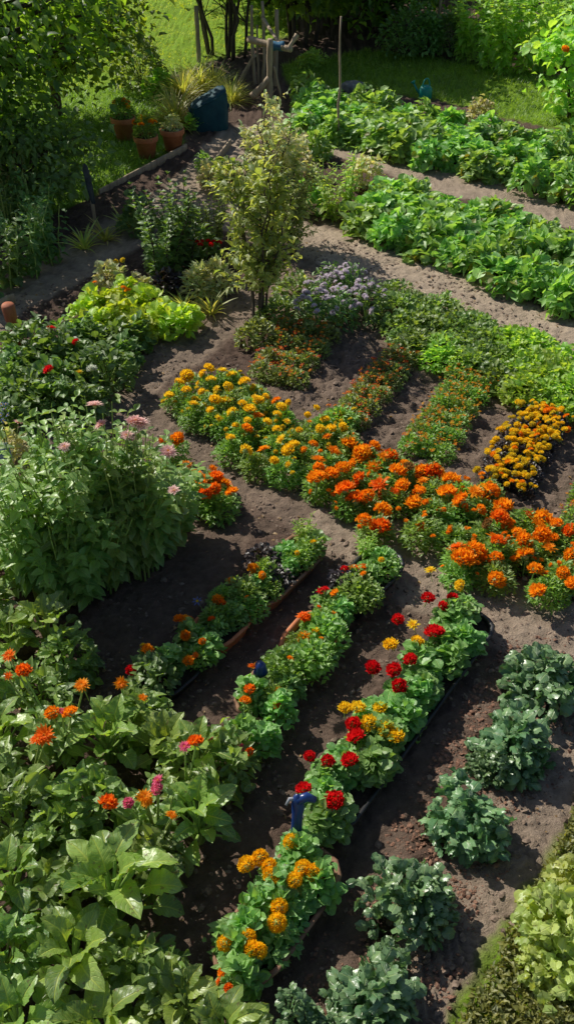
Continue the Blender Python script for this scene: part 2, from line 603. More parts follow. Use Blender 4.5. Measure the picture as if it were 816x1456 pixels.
def rots(az, pitch, roll):
    """leaf axis (+Y) turned to azimuth az, lifted by pitch, rolled about itself"""
    az = np.asarray(az, float)
    n = len(az)
    pitch = np.broadcast_to(np.asarray(pitch, float), (n,))
    roll = np.broadcast_to(np.asarray(roll, float), (n,))
    a = az - PI / 2
    ca, sa, cp, sp, cr, sr = np.cos(a), np.sin(a), np.cos(pitch), np.sin(pitch), np.cos(roll), np.sin(roll)
    Z = np.zeros(n)
    O = np.ones(n)
    Rz = np.array([[ca, -sa, Z], [sa, ca, Z], [Z, Z, O]]).transpose(2, 0, 1)
    Rx = np.array([[O, Z, Z], [Z, cp, -sp], [Z, sp, cp]]).transpose(2, 0, 1)
    Ry = np.array([[cr, Z, sr], [Z, O, Z], [-sr, Z, cr]]).transpose(2, 0, 1)
    return Rz @ Rx @ Ry


def scatter(mb, tpls, pos, az, pitch, roll, size, mat=0, rng=RNG):
    pos = np.asarray(pos)
    R = rots(az, pitch, roll)
    size = np.broadcast_to(np.asarray(size, float), (len(pos),))
    pick = rng.integers(0, len(tpls), len(pos))
    for k, tp in enumerate(tpls):
        s = pick == k
        mb.inst(tp, pos[s], R[s], size[s], mat)


# ------------------------------------------------------------------ plant builders -> dict(part name: mesh)


def bush(seed, lm, tpls, n, R, Ht, size, z0=0.02, top=0.75, lump=0.35, shell=0.55, stems=10, stem_mat='stem', srad=.004, boxy=1.0, pit=(.9, -.3), var=.42):
    """a rounded bush: leaves spread through a lumpy dome, thin stems from the base"""
    r = np.random.default_rng(seed)
    az = r.uniform(0, 2 * PI, n)
    cz = r.uniform(0, 1, n) ** 0.85                     # 1 at the top
    q = (shell + (1 - shell) * r.uniform(0, 1, n) ** 0.6)
    nb = 5
    baz, bcz, bam = r.uniform(0, 2 * PI, nb), r.uniform(.1, 1, nb), r.uniform(-.5, 1, nb)
    lum = np.zeros(n)
    for i in range(nb):
        d = (np.cos(az - baz[i]) * np.sqrt(1 - (cz * .95) ** 2) * math.sqrt(1 - (bcz[i] * .95) ** 2) + cz * bcz[i])
        lum += bam[i] * np.exp((d - 1) * 7)
    q = q * (1 + lump * lum)
    rad = np.sqrt(np.clip(1 - cz ** (2 * boxy), 0, 1))
    pos = np.stack([np.cos(az) * rad * R * q, np.sin(az) * rad * R * q, z0 + cz * (Ht - z0) * q], 1)
    pitch = pit[1] + (pit[0] - pit[1]) * cz ** 1.5 + r.normal(0, var, n)
    a = az + r.normal(0, .7, n)
    mb = MB()
    sz = size * r.uniform(.6, 1.25, n)
    pos[:, 0] -= np.cos(a) * sz * .5
    pos[:, 1] -= np.sin(a) * sz * .5
    scatter(mb, tpls, pos, a, pitch, r.normal(0, var * 1.2, n), sz, 0, r)
    out = {'leaves': mb.mesh('bush_leaves', [M[lm]])}
    if stems:
        sb = MB()
        for i in r.choice(n, min(stems, n), replace=False):
            p = pos[i]
            m_ = p * np.array([.45, .45, .6])
            sb.tube([[p[0] * .08, p[1] * .08, -.02], m_, p], [srad * 1.4, srad, srad * .6], 5, 0, False)
        out['stems'] = sb.mesh('bush_stems', [M[stem_mat]])
    return out


def stalky(seed, lm, tpls, nst, Ht, spread, size, pairs=8, lean=.25, droop=-.1, start=.12, srad=.005, bunch=2, stem_mat='stem'):
    """upright stems with leaves in pairs or whorls up each of them"""
    r = np.random.default_rng(seed)
    mb, sb = MB(), MB()
    tips = []
    P, A, Pi, S = [], [], [], []
    for s in range(nst):
        a0 = r.uniform(0, 2 * PI)
        rr = spread * math.sqrt(r.uniform(0, 1))
        b = np.array([math.cos(a0) * rr * .45, math.sin(a0) * rr * .45, -.02])
        h = Ht * r.uniform(.72, 1.08)
        la = a0 + r.normal(0, .5)
        off = np.array([math.cos(la), math.sin(la), 0]) * h * lean * r.uniform(.3, 1)
        t = np.linspace(0, 1, 7)[:, None]
        pts = b + np.array([0, 0, h]) * t + off * t ** 1.6 + r.normal(0, .006, (7, 3)) * t
        sb.tube(pts, np.linspace(srad, srad * .45, 7), 5, 0, False)
        tips.append(pts[-1])
        ph = r.uniform(0, PI)
        for k in range(pairs):
            f = start + (1 - start) * (k + r.uniform(-.2, .2)) / (pairs - 1)
            f = min(max(f, 0), 1)
            i = min(int(f * 6), 5)
            p = pts[i] + (pts[i + 1] - pts[i]) * (f * 6 - i)
            for j in range(bunch):
                P.append(p)
                A.append(ph + k * PI / 2 + j * 2 * PI / bunch + r.normal(0, .25))
                Pi.append(droop + (.45 if size == .075 else .75) * f ** 2 + r.normal(0, .22))
                S.append(size * (1 - .5 * f ** 2.5) * r.uniform(.75, 1.2) * min(1, .55 + f * 2))
    n = len(P)
    scatter(mb, tpls, np.array(P), np.array(A), np.array(Pi), r.normal(0, .3, n), np.array(S), 0, r)
    return {'leaves': mb.mesh('stalk_leaves', [M[lm]]), 'stems': sb.mesh('stalk_stems', [M[stem_mat]]), '_tips': tips}


def rosette(seed, lm, tpls, n, R, Ht, size, prad=.005, pit=(1.2, .05), inner=.3, stem_mat='stem', droop=.0):
    """large leaves on stalks from one crown; outer leaves lie flatter than inner ones"""
    r = np.random.default_rng(seed)
    mb, sb = MB(), MB()
    P, A, Pi, S, Ro = [], [], [], [], []
    for i in range(n):
        f = (i + .5) / n                               # 0 inner .. 1 outer
        a = i * 2.39996 + r.normal(0, .25)
        el = pit[0] + (pit[1] - pit[0]) * f + r.normal(0, .12)
        ln = (inner + (1 - inner) * f)
        tip = np.array([math.cos(a) * R * ln * r.uniform(.75, 1.05) * math.cos(el * .6),
                        math.sin(a) * R * ln * r.uniform(.75, 1.05) * math.cos(el * .6),
                        Ht * (.95 - .62 * f ** 1.6) * r.uniform(.8, 1.1)])
        mid = tip * np.array([.35, .35, .65])
        sb.tube([[0, 0, -.02], mid, tip], [prad * 1.5, prad * 1.1, prad * .8], 5, 0, False)
        P.append(tip)
        A.append(a)
        Pi.append(el - droop)
        S.append(size * r.uniform(.75, 1.15) * (.6 + .4 * math.sin(PI * min(1, .25 + f * .6))))
        Ro.append(r.normal(0, .3))
    scatter(mb, tpls, np.array(P), np.array(A), np.array(Pi), np.array(Ro), np.array(S), 0, r)
    return {'leaves': mb.mesh('rosette_leaves', [M[lm]]), 'stems': sb.mesh('leaf_stalks', [M[stem_mat]])}


def tuft(seed, lm, n, R, ln, tpls=None, pit=(1.5, .5), wide=1.0):
    r = np.random.default_rng(seed)
    az = r.uniform(0, 2 * PI, n)
    q = r.uniform(0, 1, n)
    pos = np.stack([np.cos(az) * R * .35 * q, np.sin(az) * R * .35 * q, np.zeros(n) - .01], 1)
    mb = MB()
    tp = [(t[0] * np.array([wide, 1, 1]), t[1], t[2]) for t in (tpls or T_BLADE)]
    scatter(mb, tp, pos, az + r.normal(0, .3, n), pit[0] + (pit[1] - pit[0]) * q + r.normal(0, .12, n), r.normal(0, .3, n), ln * r.uniform(.6, 1.1, n), 0, r)
    return {'leaves': mb.mesh('blades', [M[lm]])}


def pompom(seed, pm, n=75, flat=.8, pl=.62, stem=1.6, rb=None):
    rb = (1 - pl * .9) if rb is None else rb
    """double flower of radius ~1 at the origin, short green stalk under it"""
    r = np.random.default_rng(seed)
    mb = MB()
    k = np.arange(n)
    cz = 1 - (k + .5) / n * 1.35
    az = k * 2.39996 + r.normal(0, .15, n)
    if flat < .95:
        cz = 1 - (k + .5) / n * 1.02
    el = np.arcsin(np.clip(cz, -1, 1))
    base = np.stack([np.cos(az) * np.cos(el) * rb, np.sin(az) * np.cos(el) * rb, np.sin(el) * rb * flat], 1)
    scatter(mb, T_PETAL, base, az, el + r.normal(0, .2, n), r.normal(0, .5, n), pl * r.uniform(.8, 1.15, n), 0, r)
    mb.lathe([(.02, -.55), (.28, -.45), (.42, -.2), (.38, 0), (.02, .3)], 8, 1)
    bend = r.normal(0, .15, 2)
    mb.tube([[0, 0, -.4], [bend[0], bend[1], -stem * .6], [bend[0] * 2, bend[1] * 2, -stem]], [.09, .075, .075], 5, 1, False)
    return mb.mesh('flower_head', [M[pm], M['stem']])


def daisy(seed, pm, rays=14, rows=2, centre='p_yellow', stem=2.5, lift=.25):
    r = np.random.default_rng(seed)
    mb = MB()
    for q in range(rows):
        az = np.arange(rays) / rays * 2 * PI + q * .2 + r.normal(0, .08, rays)
        z = np.full(rays, .04 + .1 * q)
        pos = np.stack([np.cos(az) * .12, np.sin(az) * .12, z], 1)
        scatter(mb, T_RAY, pos, az, lift * (1 + q * .9) + r.normal(0, .12, rays), r.normal(0, .2, rays), (.95 - .22 * q) * r.uniform(.85, 1.1, rays), 0, r)
    mb.lathe([(.25, .08), (.22, .2), (.1, .27), (.001, .28)], 10, 2)
    mb.lathe([(.02, -.3), (.16, -.22), (.2, .02), (.001, .06)], 8, 1)
    mb.tube([[0, 0, -.25], [.05, .04, -stem * .6], [.1, -.05, -stem]], [.06, .05, .05], 5, 1, False)
    return mb.mesh('flower_head', [M[pm], M['stem'], M[centre]])


FL = {}
for c in ('yellow', 'orange', 'redorange', 'red', 'pink', 'pale', 'lilac', 'blue', 'white', 'lemon', 'faded'):
    FL[c] = [pompom(100, 'p_' + c, 90, .55, .52), pompom(101, 'p_' + c, 110, .7, .46), pompom(102, 'p_' + c, 60, .4, .62), daisy(103, 'p_' + c, 13, 4, 'p_orange', 1.8, .3)]
FBALL = [pompom(140 + i, 'p_gold', 210, 1.0, .36) for i in range(2)]
FRED = [pompom(150 + i, 'p_red', 110, .6, .52) for i in range(3)]
FZIN = {c: [daisy(160 + i, 'p_' + c, 15, 4, 'p_orange', 3.5, .22) for i in range(2)] for c in ('redorange', 'orange', 'pink', 'pale', 'red')}
FSMALL = {c: [daisy(170 + i, 'p_' + c, 7, 1, 'p_yellow', 2, .35) for i in range(2)] for c in ('red', 'redorange', 'orange', 'lilac', 'blue', 'white', 'yellow')}

def sapling(seed, lm, tpls, nst, Ht, rad, size, start=.25, nb=16, nl=9):
    """thin stems with many short side shoots, each set with leaves: a loose tapering crown"""
    r = np.random.default_rng(seed)
    mb, sb = MB(), MB()
    P, A, Pi, S = [], [], [], []
    for s_ in range(nst):
        a0 = s_ / nst * 2 * PI + r.normal(0, .4)
        h = Ht * (r.uniform(.55, .95) if s_ else 1.0)
        off = np.array([math.cos(a0), math.sin(a0), 0]) * rad * (r.uniform(.25, .75) if s_ else .1)
        t = np.linspace(0, 1, 9)[:, None]
        pts = off * .2 + np.array([0, 0, h]) * t + off * t ** 1.3 + r.normal(0, .012, (9, 3)) * np.sqrt(t)
        pts[0, 2] = -.04
        sb.tube(pts, np.linspace(.009, .003, 9), 6, 0, False)
        for k in range(nb):
            f = start + (1 - start) * r.uniform(0, 1)
            i = min(int(f * 8), 7)
            p = pts[i] + (pts[i + 1] - pts[i]) * (f * 8 - i)
            a = r.uniform(0, 2 * PI)
            ln = rad * r.uniform(.25, 1.15) * (1.2 - .85 * f)
            e = p + np.array([math.cos(a) * ln, math.sin(a) * ln, ln * r.uniform(.1, 1.1)])
            m_ = (p + e) / 2 + np.array([0, 0, -.08 * ln])
            sb.tube([p, m_, e], [.003, .0022, .0012], 4, 0, False)
            for q in range(nl):
                g = (q + r.uniform(0, 1)) / nl
                P.append(p * (1 - g) ** 2 + 2 * m_ * g * (1 - g) + e * g * g)
                A.append(a + r.choice([-1, 1]) * r.uniform(.2, 1.5))
                Pi.append(r.normal(.15, .5))
                S.append(size * r.uniform(.6, 1.25))
    scatter(mb, tpls, np.array(P), np.array(A), np.array(Pi), r.normal(0, .5, len(P)), np.array(S), 0, r)
    return {'leaves': mb.mesh('sapling_leaves', [M[lm]]), 'stems': sb.mesh('sapling_stems', [M['bark']])}


CACHE = {}


def proto(kind, k):
    key = (kind, k)
    if key in CACHE:
        return CACHE[key]
    s = 1000 + sum(ord(c) for c in kind) * 7 + k
    P = dict(
        potato=lambda: bush(s, 'potato', T_OV + T_ROUND[:1], 240, .19, .21, .082, lump=.6, stems=14, var=.6, pit=(.55, -.3)),
        marigold=lambda: bush(s, 'marigold', T_DIA, 620, .115, .20, .04, lump=.3, stems=12, pit=(1.1, -.1)),
        bedding=lambda: bush(s, 'marigold', T_SMALL, 330, .105, .13, .032, lump=.25, stems=6, pit=(.9, 0)),
        bronzebed=lambda: bush(s, 'bronze', T_SMALL, 330, .11, .13, .034, lump=.3, stems=6, pit=(.9, 0)),
        purplebed=lambda: bush(s, 'purple', T_SMALL, 260, .10, .12, .034, lump=.25, stems=6, pit=(.9, 0)),
        dahlia=lambda: bush(s, 'dahlia', T_ROUND + T_OV, 130, .085, .17, .05, lump=.3, stems=12, pit=(.8, -.2)),
        begonia=lambda: bush(s, 'dahlia', T_OV, 170, .075, .12, .034, lump=.3, stems=8),
        geranium=lambda: bush(s, 'dark', T_ROUND + T_OV, 190, .13, .17, .05, lump=.35, stems=10),
        kale=lambda: bush(s, 'kale', T_KCUP, 330, .122, .15, .037, z0=.01, lump=.48, shell=.45, stems=14, pit=(.85, -.15), var=.7),
        lime=lambda: bush(s, 'lime', T_ROUND, 80, .09, .13, .05, lump=.3, stems=8, pit=(.6, -.1)),
        sage=lambda: bush(s, 'sage', T_LANCE, 420, .14, .24, .065, lump=.3, stems=12, pit=(1.2, .2)),
        shrub=lambda: bush(s, 'dark', T_OV, 800, .30, .5, .06, z0=.06, lump=.5, stems=18, stem_mat='bark'),
        greenshrub=lambda: bush(s, 'bean', T_OV, 800, .30, .5, .065, z0=.06, lump=.5, stems=18, stem_mat='bark'),
        paleshrub=lambda: bush(s, 'paleshrub', T_KCUP + T_ROUND, 380, .14, .19, .04, lump=.5, stems=10, var=.55),
        brightshrub=lambda: bush(s, 'bright', T_ROUND + T_OV[:1], 420, .13, .18, .036, lump=.5, stems=10),
        darkshrub=lambda: stalky(s, 'dark', T_OV, 16, .5, .18, .055, 14, .3, .2, .1, .004, 3, 'bark'),
        bronzeshrub=lambda: stalky(s, 'bronze', T_SMALL, 16, .5, .2, .05, 14, .3, .2, .1, .004, 3, 'bark'),
        cover=lambda: bush(s, 'bean', T_SMALL + T_ROUND[:1], 420, .15, .11, .034, lump=.4, stems=6, pit=(.7, 0)),
        coverbright=lambda: bush(s, 'bright', T_SMALL + T_ROUND[:1], 420, .15, .12, .034, lump=.4, stems=6, pit=(.7, 0)),
        aster=lambda: bush(s, 'dark', T_LANCE, 240, .17, .22, .055, lump=.3, stems=14),
        zinnia=lambda: stalky(s, 'zinnia', T_OV, 11, .74, .17, .075, 15, .22, -.2, .2, .005, 2),
        zinnialow=lambda: stalky(s, 'zinnia', T_OV, 6, .36, .11, .072, 8, .25, -.1, .12, .005, 2),
        perennial=lambda: stalky(s, 'dark', T_OV, 9, .45, .15, .07, 10, .28, -.1, .1, .005, 2),
        tomato=lambda: stalky(s, 'bright', T_OV, 10, .8, .28, .11, 11, .3, -.2, .1, .006, 3),  # bright leaf colour stands in for sunlight on these plants
        chard=lambda: rosette(s, 'chard', T_OVBIG, 22, .11, .21, .098, .005, (1.2, .1), .25),
        bean=lambda: bush(s, 'bean', T_OVBIG[:3] + T_OV, 200, .15, .24, .054, lump=.4, stems=16, pit=(.8, -.35)),
        greypl=lambda: bush(s, 'sage', T_OV, 260, .14, .2, .05, lump=.4, stems=10),
        upright=lambda: stalky(s, 'bright', T_LANCE, 8, .38, .09, .085, 9, .3, .1, .08, .005, 2),
        iris=lambda: tuft(s, 'tuft', 34, .13, .28, T_IRIS, (1.45, .5)),
        ornamental=lambda: tuft(s, 'tuft', 260, .2, .42, None, (1.5, .45), .6),
        tallbright=lambda: sapling(s, 'sapling', T_LANCE + T_OV, 8, 1.05, .23, .05, .2, 27, 10),
    tallsilver=lambda: sapling(s, 'sage', T_LANCE + T_OV[:1], 10, .98, .26, .05, .08, 36, 10),
        lettuce=lambda: rosette(s, 'bright', T_KALE[:3] + T_ROUND, 34, .085, .12, .062, .004, (1.3, .1), .15),
        succulent=lambda: rosette(s, 'dahlia', T_ROUND, 22, .08, .09, .045, .004, (1.2, .2), .2),
        foxtail=lambda: stalky(s, 'dark', T_LANCE, 14, .34, .15, .07, 9, .3, .1, .1, .004, 3),
    )
    CACHE[key] = P[kind]()
    return CACHE[key]


NVAR = 4
KS = dict(paleshrub=1.2, kale=1.3, zinnia=1.24, lime=1.15, tomato=1.3, shrub=1.2, greenshrub=1.2, brightshrub=1.2, tallbright=1.25, tallsilver=1.2, aster=1.05, chard=1.12, bean=1.1, zinnialow=1.12,
          perennial=1.2, iris=1.15, bronzeshrub=1.15, darkshrub=1.2, sage=1.15, ornamental=1.1, lettuce=1.15, geranium=1.1, cover=1.1, coverbright=1.1, potato=1.08, greypl=1.1)


def plant(name, kind, xy, label, cat, group=None, s=1.0, rz=None, k=None, sz=None, z=0.0):
    """a plant: an Empty at its foot with its leaves and stems as parts"""
    rz = random.uniform(0, 2 * PI) if rz is None else rz
    k = random.randrange(NVAR) if k is None else k
    f_ = KS.get(kind, 1.0)
    s, sz = s * f_, (sz or s) * f_
    root = thing(name, label, cat, (xy[0], xy[1], z), group)
    for part, me in proto(kind, k).items():
        if part[0] != '_':
            obj(part, me, root, (0, 0, 0), (random.uniform(-.06, .06), random.uniform(-.06, .06), rz), (s, s, (sz or s)))
    return root


def bloom(root, me, p, size, tilt=.35, name='flower', label=None):
    """a flower head as a part of its plant, at world point p"""
    a = random.uniform(0, 2 * PI)
    return obj(name, me, root, (p[0] - root.location[0], p[1] - root.location[1], p[2] - root.location[2]),
               (random.gauss(0, tilt), random.gauss(0, tilt), a), size, label)


def quad_grid(q, nr, nc, jit=.25, z=0.0):
    """q: photo points near-left, near-right, far-right, far-left -> list of (rank, index, xy)"""
    A, B, C_, D = [at(*p, z)[:2] for p in q]
    out = []
    for r in range(nr):
        for c in range(nc):
            u = (c + .5 + random.uniform(-jit, jit)) / nc
            v = (r + .5 + random.uniform(-jit, jit)) / nr
            out.append((r + 1, c + 1, (A * (1 - u) + B * u) * (1 - v) + (D * (1 - u) + C_ * u) * v))
    return out


def kmeans(P, k, seed=0):
    r = np.random.default_rng(seed)
    P = np.asarray(P)
    C_ = P[r.choice(len(P), k, replace=False)]
    for _ in range(30):
        d = ((P[:, None] - C_[None]) ** 2).sum(2)
        L_ = d.argmin(1)
        C_ = np.array([P[L_ == i].mean(0) if (L_ == i).any() else C_[i] for i in range(k)])
    return C_, L_


D1 = np.array([1082.0, 1791.0])
D1 /= np.linalg.norm(D1)
D2 = np.array([-D1[1], D1[0]])

# ------------------------------------------------------------------ ground, paths, lawn: one relief cut into three sheets
PATHS = [  # photo polylines, width in metres
    ([(60, 650), (130, 592), (200, 535), (300, 465), (350, 432), (420, 385), (470, 330)], .34),
    ([(400, 330), (470, 352), (560, 388), (680, 432), (816, 490), (960, 550)], .50),
    ([(190, 565), (260, 615), (330, 668), (430, 715), (500, 752)], .36),
    ([(500, 752), (620, 818), (720, 872), (900, 950)], .40),
    ([(420, 182), (500, 212), (600, 245), (700, 275), (900, 330)], .42),
    ([(400, 700), (330, 745), (250, 830), (170, 905), (60, 1010)], .34),
    ([(500, 760), (440, 825), (380, 890), (330, 945), (270, 1010)], .24),
    ([(640, 800), (570, 865), (500, 945), (430, 1040), (330, 1160), (240, 1290), (200, 1400), (190, 1500)], .30),
    ([(740, 880), (680, 950), (620, 1040), (530, 1180), (440, 1330), (370, 1480)], .26),
    ([(880, 1010), (800, 1110), (730, 1240), (660, 1350), (600, 1480)], .34),
    ([(-60, 470), (0, 430), (60, 398), (120, 365), (200, 320), (250, 285), (300, 240), (345, 190), (420, 182)], .45),
    ([(300, 240), (330, 300), (400, 340)], .45),
]
LAWNS = [
    [(-300, -90), (440, -90), (420, 50), (340, 75), (250, 105), (150, 130), (140, 130), (230, 120), (262, 205), (150, 272), (70, 310), (-300, 400)],
    [(400, 92), (520, 70), (640, 85), (816, 112), (1000, 150), (1000, 235), (816, 188), (700, 165), (600, 138), (500, 124), (420, 145)],
    [(830, 1120), (800, 1190), (745, 1290), (700, 1370), (650, 1456), (600, 1600), (1100, 1600), (1100, 1120)],
]


def seg_dist(X, Y, pts):
    best = np.full(X.shape, 1e9)
    for a, b in zip(pts[:-1], pts[1:]):
        d = b - a
        L2 = (d ** 2).sum()
        t = np.clip(((X - a[0]) * d[0] + (Y - a[1]) * d[1]) / L2, 0, 1)
        best = np.minimum(best, np.hypot(X - a[0] - t * d[0], Y - a[1] - t * d[1]))
    return best


def in_poly(X, Y, pts):
    c = np.zeros(X.shape, bool)
    n = len(pts)
    for i in range(n):
        x1, y1 = pts[i]
        x2, y2 = pts[i - 1]
        c ^= ((y1 > Y) != (y2 > Y)) & (X < (x2 - x1) * (Y - y1) / (y2 - y1 + 1e-12) + x1)
    return c


PATHW = [(np.array([at(*p)[:2] for p in pl]), wd * 1.25, tn) for (pl, wd), tn in zip(PATHS, (.40, 1, .30, .7, .8, .12, .10, .12, .14, .6, .8, .8))]  # last value paints light in: shaded paths darker, sunlit ones paler
LAWNW = [np.array([at(*p)[:2] for p in pl]) for pl in LAWNS]

INNER = np.array([at(*p)[:2] for p in [(345, 560), (480, 620), (840, 775), (840, 600), (560, 440), (400, 430)]])


def masks(X, Y):
    path = np.zeros(X.shape)
    tone = np.zeros(X.shape)
    wob = (fbm(X * 5, Y * 5, 31) - .5) * .16
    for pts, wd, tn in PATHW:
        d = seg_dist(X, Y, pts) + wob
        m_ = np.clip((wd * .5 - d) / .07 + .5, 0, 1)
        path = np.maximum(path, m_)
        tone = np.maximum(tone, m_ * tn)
    lawn = np.zeros(X.shape)
    for pts in LAWNW:
        ins = in_poly(X, Y, pts)
        d = seg_dist(X, Y, np.vstack([pts, pts[:1]]))
        sd_ = np.where(ins, d, -d) + wob
        lawn = np.maximum(lawn, np.clip(sd_ / .06 + .5, 0, 1))
    tone = np.maximum(tone,   .24 * in_poly(X, Y, INNER))  # sunlight on the inner bed painted in as paler soil
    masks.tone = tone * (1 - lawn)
    return path * (1 - lawn), lawn


def relief(X, Y):
    path, lawn = masks(X, Y)
    big = (fbm(X * 1.1, Y * 1.1, 3, 2) - .5) * .05
    clod = fbm(X * 11, Y * 11, 5, 3)
    fine = fbm(X * 34, Y * 34, 9, 2)
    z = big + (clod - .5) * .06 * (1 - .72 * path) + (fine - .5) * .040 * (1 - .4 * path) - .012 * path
    # wheel-like ridges along the path right of the kale, trodden grain elsewhere
    al = X * D1[0] + Y * D1[1]
    ac = X * D2[0] + Y * D2[1]
    rid = np.sin((al + .35 * np.abs(((ac * 5) % 1) - .5) + .03 * fbm(X * 6, Y * 6, 77)) * 2 * PI / .055)
    dr = np.clip((.21 - seg_dist(X, Y, PATHW[9][0])) / .05, 0, 1)
    z = z + rid * .009 * dr * (fbm(X * 4, Y * 4, 41) > .42)
    lon = np.sin((ac + .02 * fbm(X * 3, Y * 3, 12)) * 2 * PI / .07)
    z = z + lon * .0025 * path * (1 - dr) * np.clip(fbm(X * 3, Y * 3, 55) * 4 - 1.8, 0, 1)
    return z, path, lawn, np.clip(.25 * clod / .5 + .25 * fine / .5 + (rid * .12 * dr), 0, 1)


def axis(lo, hi, d, far_lo, far_hi, g=1.12):
    a = list(np.arange(lo, hi, d))
    s, x = d, lo
    left = []
    while x > far_lo:
        s *= g
        x -= s
        left.append(x)
    s, x = d, a[-1]
    right = []
    while x < far_hi:
        s = min(s * g, 12)
        x += s
        right.append(x)
    return np.array(left[::-1] + a + right)


xs = axis(-3.2, 3.2, .016, -90, 90, 1.035)
ys = axis(1.2, 7.6, .016, -25, 140, 1.022)
X, Y = np.meshgrid(xs, ys)
Z, PM, LM, RL = relief(X, Y)
SUN_TONE = masks.tone
far = np.clip((np.hypot(X, Y - 4) - 14) / 10, 0, 1)
LM = np.maximum(LM, (far > .05) * 1.0)
Z = Z * (1 - far)
nx, ny = len(xs), len(ys)
idx = np.arange(nx * ny).reshape(ny, nx)
FQ = np.stack([idx[:-1, :-1], idx[:-1, 1:], idx[1:, 1:], idx[1:, :-1]], 2).reshape(-1, 4)
VV = np.stack([X, Y, Z], 2).reshape(-1, 3)
fp = PM.ravel()[FQ].mean(1)
fl = LM.ravel()[FQ].mean(1)


def ground_sheet(name, sel):
    q = FQ[sel]
    used, inv = np.unique(q, return_inverse=True)
    mb = MB()
    mb.add(VV[used], inv.reshape(-1, 4))
    me = mb.mesh(name, [EARTH])
    for an, arr in (('path', SUN_TONE), ('lawn', LM), ('relief', RL)):
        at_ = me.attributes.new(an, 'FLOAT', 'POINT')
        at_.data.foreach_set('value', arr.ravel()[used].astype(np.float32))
    o = obj(name, me)
    o['kind'] = 'structure'
    return o


is_l = fl > .5
is_p = (fp > .5) & ~is_l
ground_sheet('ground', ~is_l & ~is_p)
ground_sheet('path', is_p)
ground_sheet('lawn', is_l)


def gz(x, y):
    return float(relief(np.array([[x]]), np.array([[y]]))[0][0, 0])


# ---- countless things: grass blades, soil crumbs, mulch
def rand_in(poly, n, r):
    lo, hi = poly.min(0), poly.max(0)
    P = r.uniform(lo, hi, (n, 2))
    return P[in_poly(P[:, 0], P[:, 1], poly)]


def grass(name, poly, n, mat, ln, pit=1.15, clip=None, wide=1.6):
    r = np.random.default_rng(len(name) + n)
    P = rand_in(poly, n, r)
    if clip is not None:
        P = P[clip(P)]
    den = fbm(P[:, 0] * 5, P[:, 1] * 5, 4)
    P = P[den + r.uniform(-.2, .25, len(P)) > .42]
    z = relief(P[:, 0], P[:, 1])[0]
    mb = MB()
    tp = [(t[0] * np.array([wide, 1, 1]), t[1], t[2]) for t in T_BLADE]
    k = len(P)
    scatter(mb, tp, np.column_stack([P, z - .004]), r.uniform(0, 2 * PI, k), pit + r.normal(0, .3, k), r.normal(0, .3, k), ln * r.uniform(.5, 1.3, k), 0, r)
    o = obj(name, mb.mesh(name, [M[mat]]))
    o['kind'] = 'stuff'
    return o


VISL = np.array([at(*p)[:2] for p in [(-60, 130), (230, 118), (262, 205), (150, 272), (70, 310), (-60, 380)]])
VISB = np.array([at(*p)[:2] for p in [(60, -60), (430, -60), (420, 50), (340, 75), (240, 105), (120, 130), (60, 130)]])
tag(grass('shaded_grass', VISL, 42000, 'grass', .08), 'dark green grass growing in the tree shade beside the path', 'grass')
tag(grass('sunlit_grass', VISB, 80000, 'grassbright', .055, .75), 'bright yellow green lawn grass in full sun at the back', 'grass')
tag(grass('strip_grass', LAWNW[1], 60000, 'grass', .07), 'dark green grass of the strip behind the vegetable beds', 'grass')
CORN = np.array([at(*p)[:2] for p in [(830, 1120), (800, 1190), (745, 1290), (700, 1370), (650, 1456), (630, 1500), (1130, 1500), (1130, 1080), (830, 1080)]])
r_ = np.random.default_rng(5)
Pm = rand_in(CORN, 42000, r_)
mb = MB()
zz = relief(Pm[:, 0], Pm[:, 1])[0]
scatter(mb, T_SMALL + T_DIA, np.column_stack([Pm, zz + r_.uniform(0, .03, len(Pm))]), r_.uniform(0, 6.3, len(Pm)), r_.normal(.5, .4, len(Pm)), r_.normal(0, .4, len(Pm)), r_.uniform(.015, .035, len(Pm)), 0, r_)
o = obj('ground_cover', mb.mesh('ground_cover', [M['moss']]))
o['kind'] = 'stuff'
tag(o, 'yellowish mossy ground cover in the bottom right corner', 'ground cover')

ROCK = []
for s in range(4):
    r = np.random.default_rng(s)
    ring = [(0, 1.0), ]
    v = [(0, 0, -.6)]
    for k, (zz_, rr) in enumerate(((-.3, .8), (.25, .85))):
        for j in range(6):
            a = j / 6 * 2 * PI + k * .5
            q = rr * r.uniform(.7, 1.2)
            v.append((math.cos(a) * q, math.sin(a) * q, zz_ + r.uniform(-.15, .15)))
    v.append((0, 0, .6))
    f = []
    for j in range(6):
        j2 = (j + 1) % 6
        f += [(0, 1 + j2, 1 + j, 1 + j), (1 + j, 1 + j2, 7 + j2, 7 + j), (13, 7 + j, 7 + j2, 7 + j2)]
    ROCK.append((np.array(v), np.array(f), np.zeros((14, 2))))


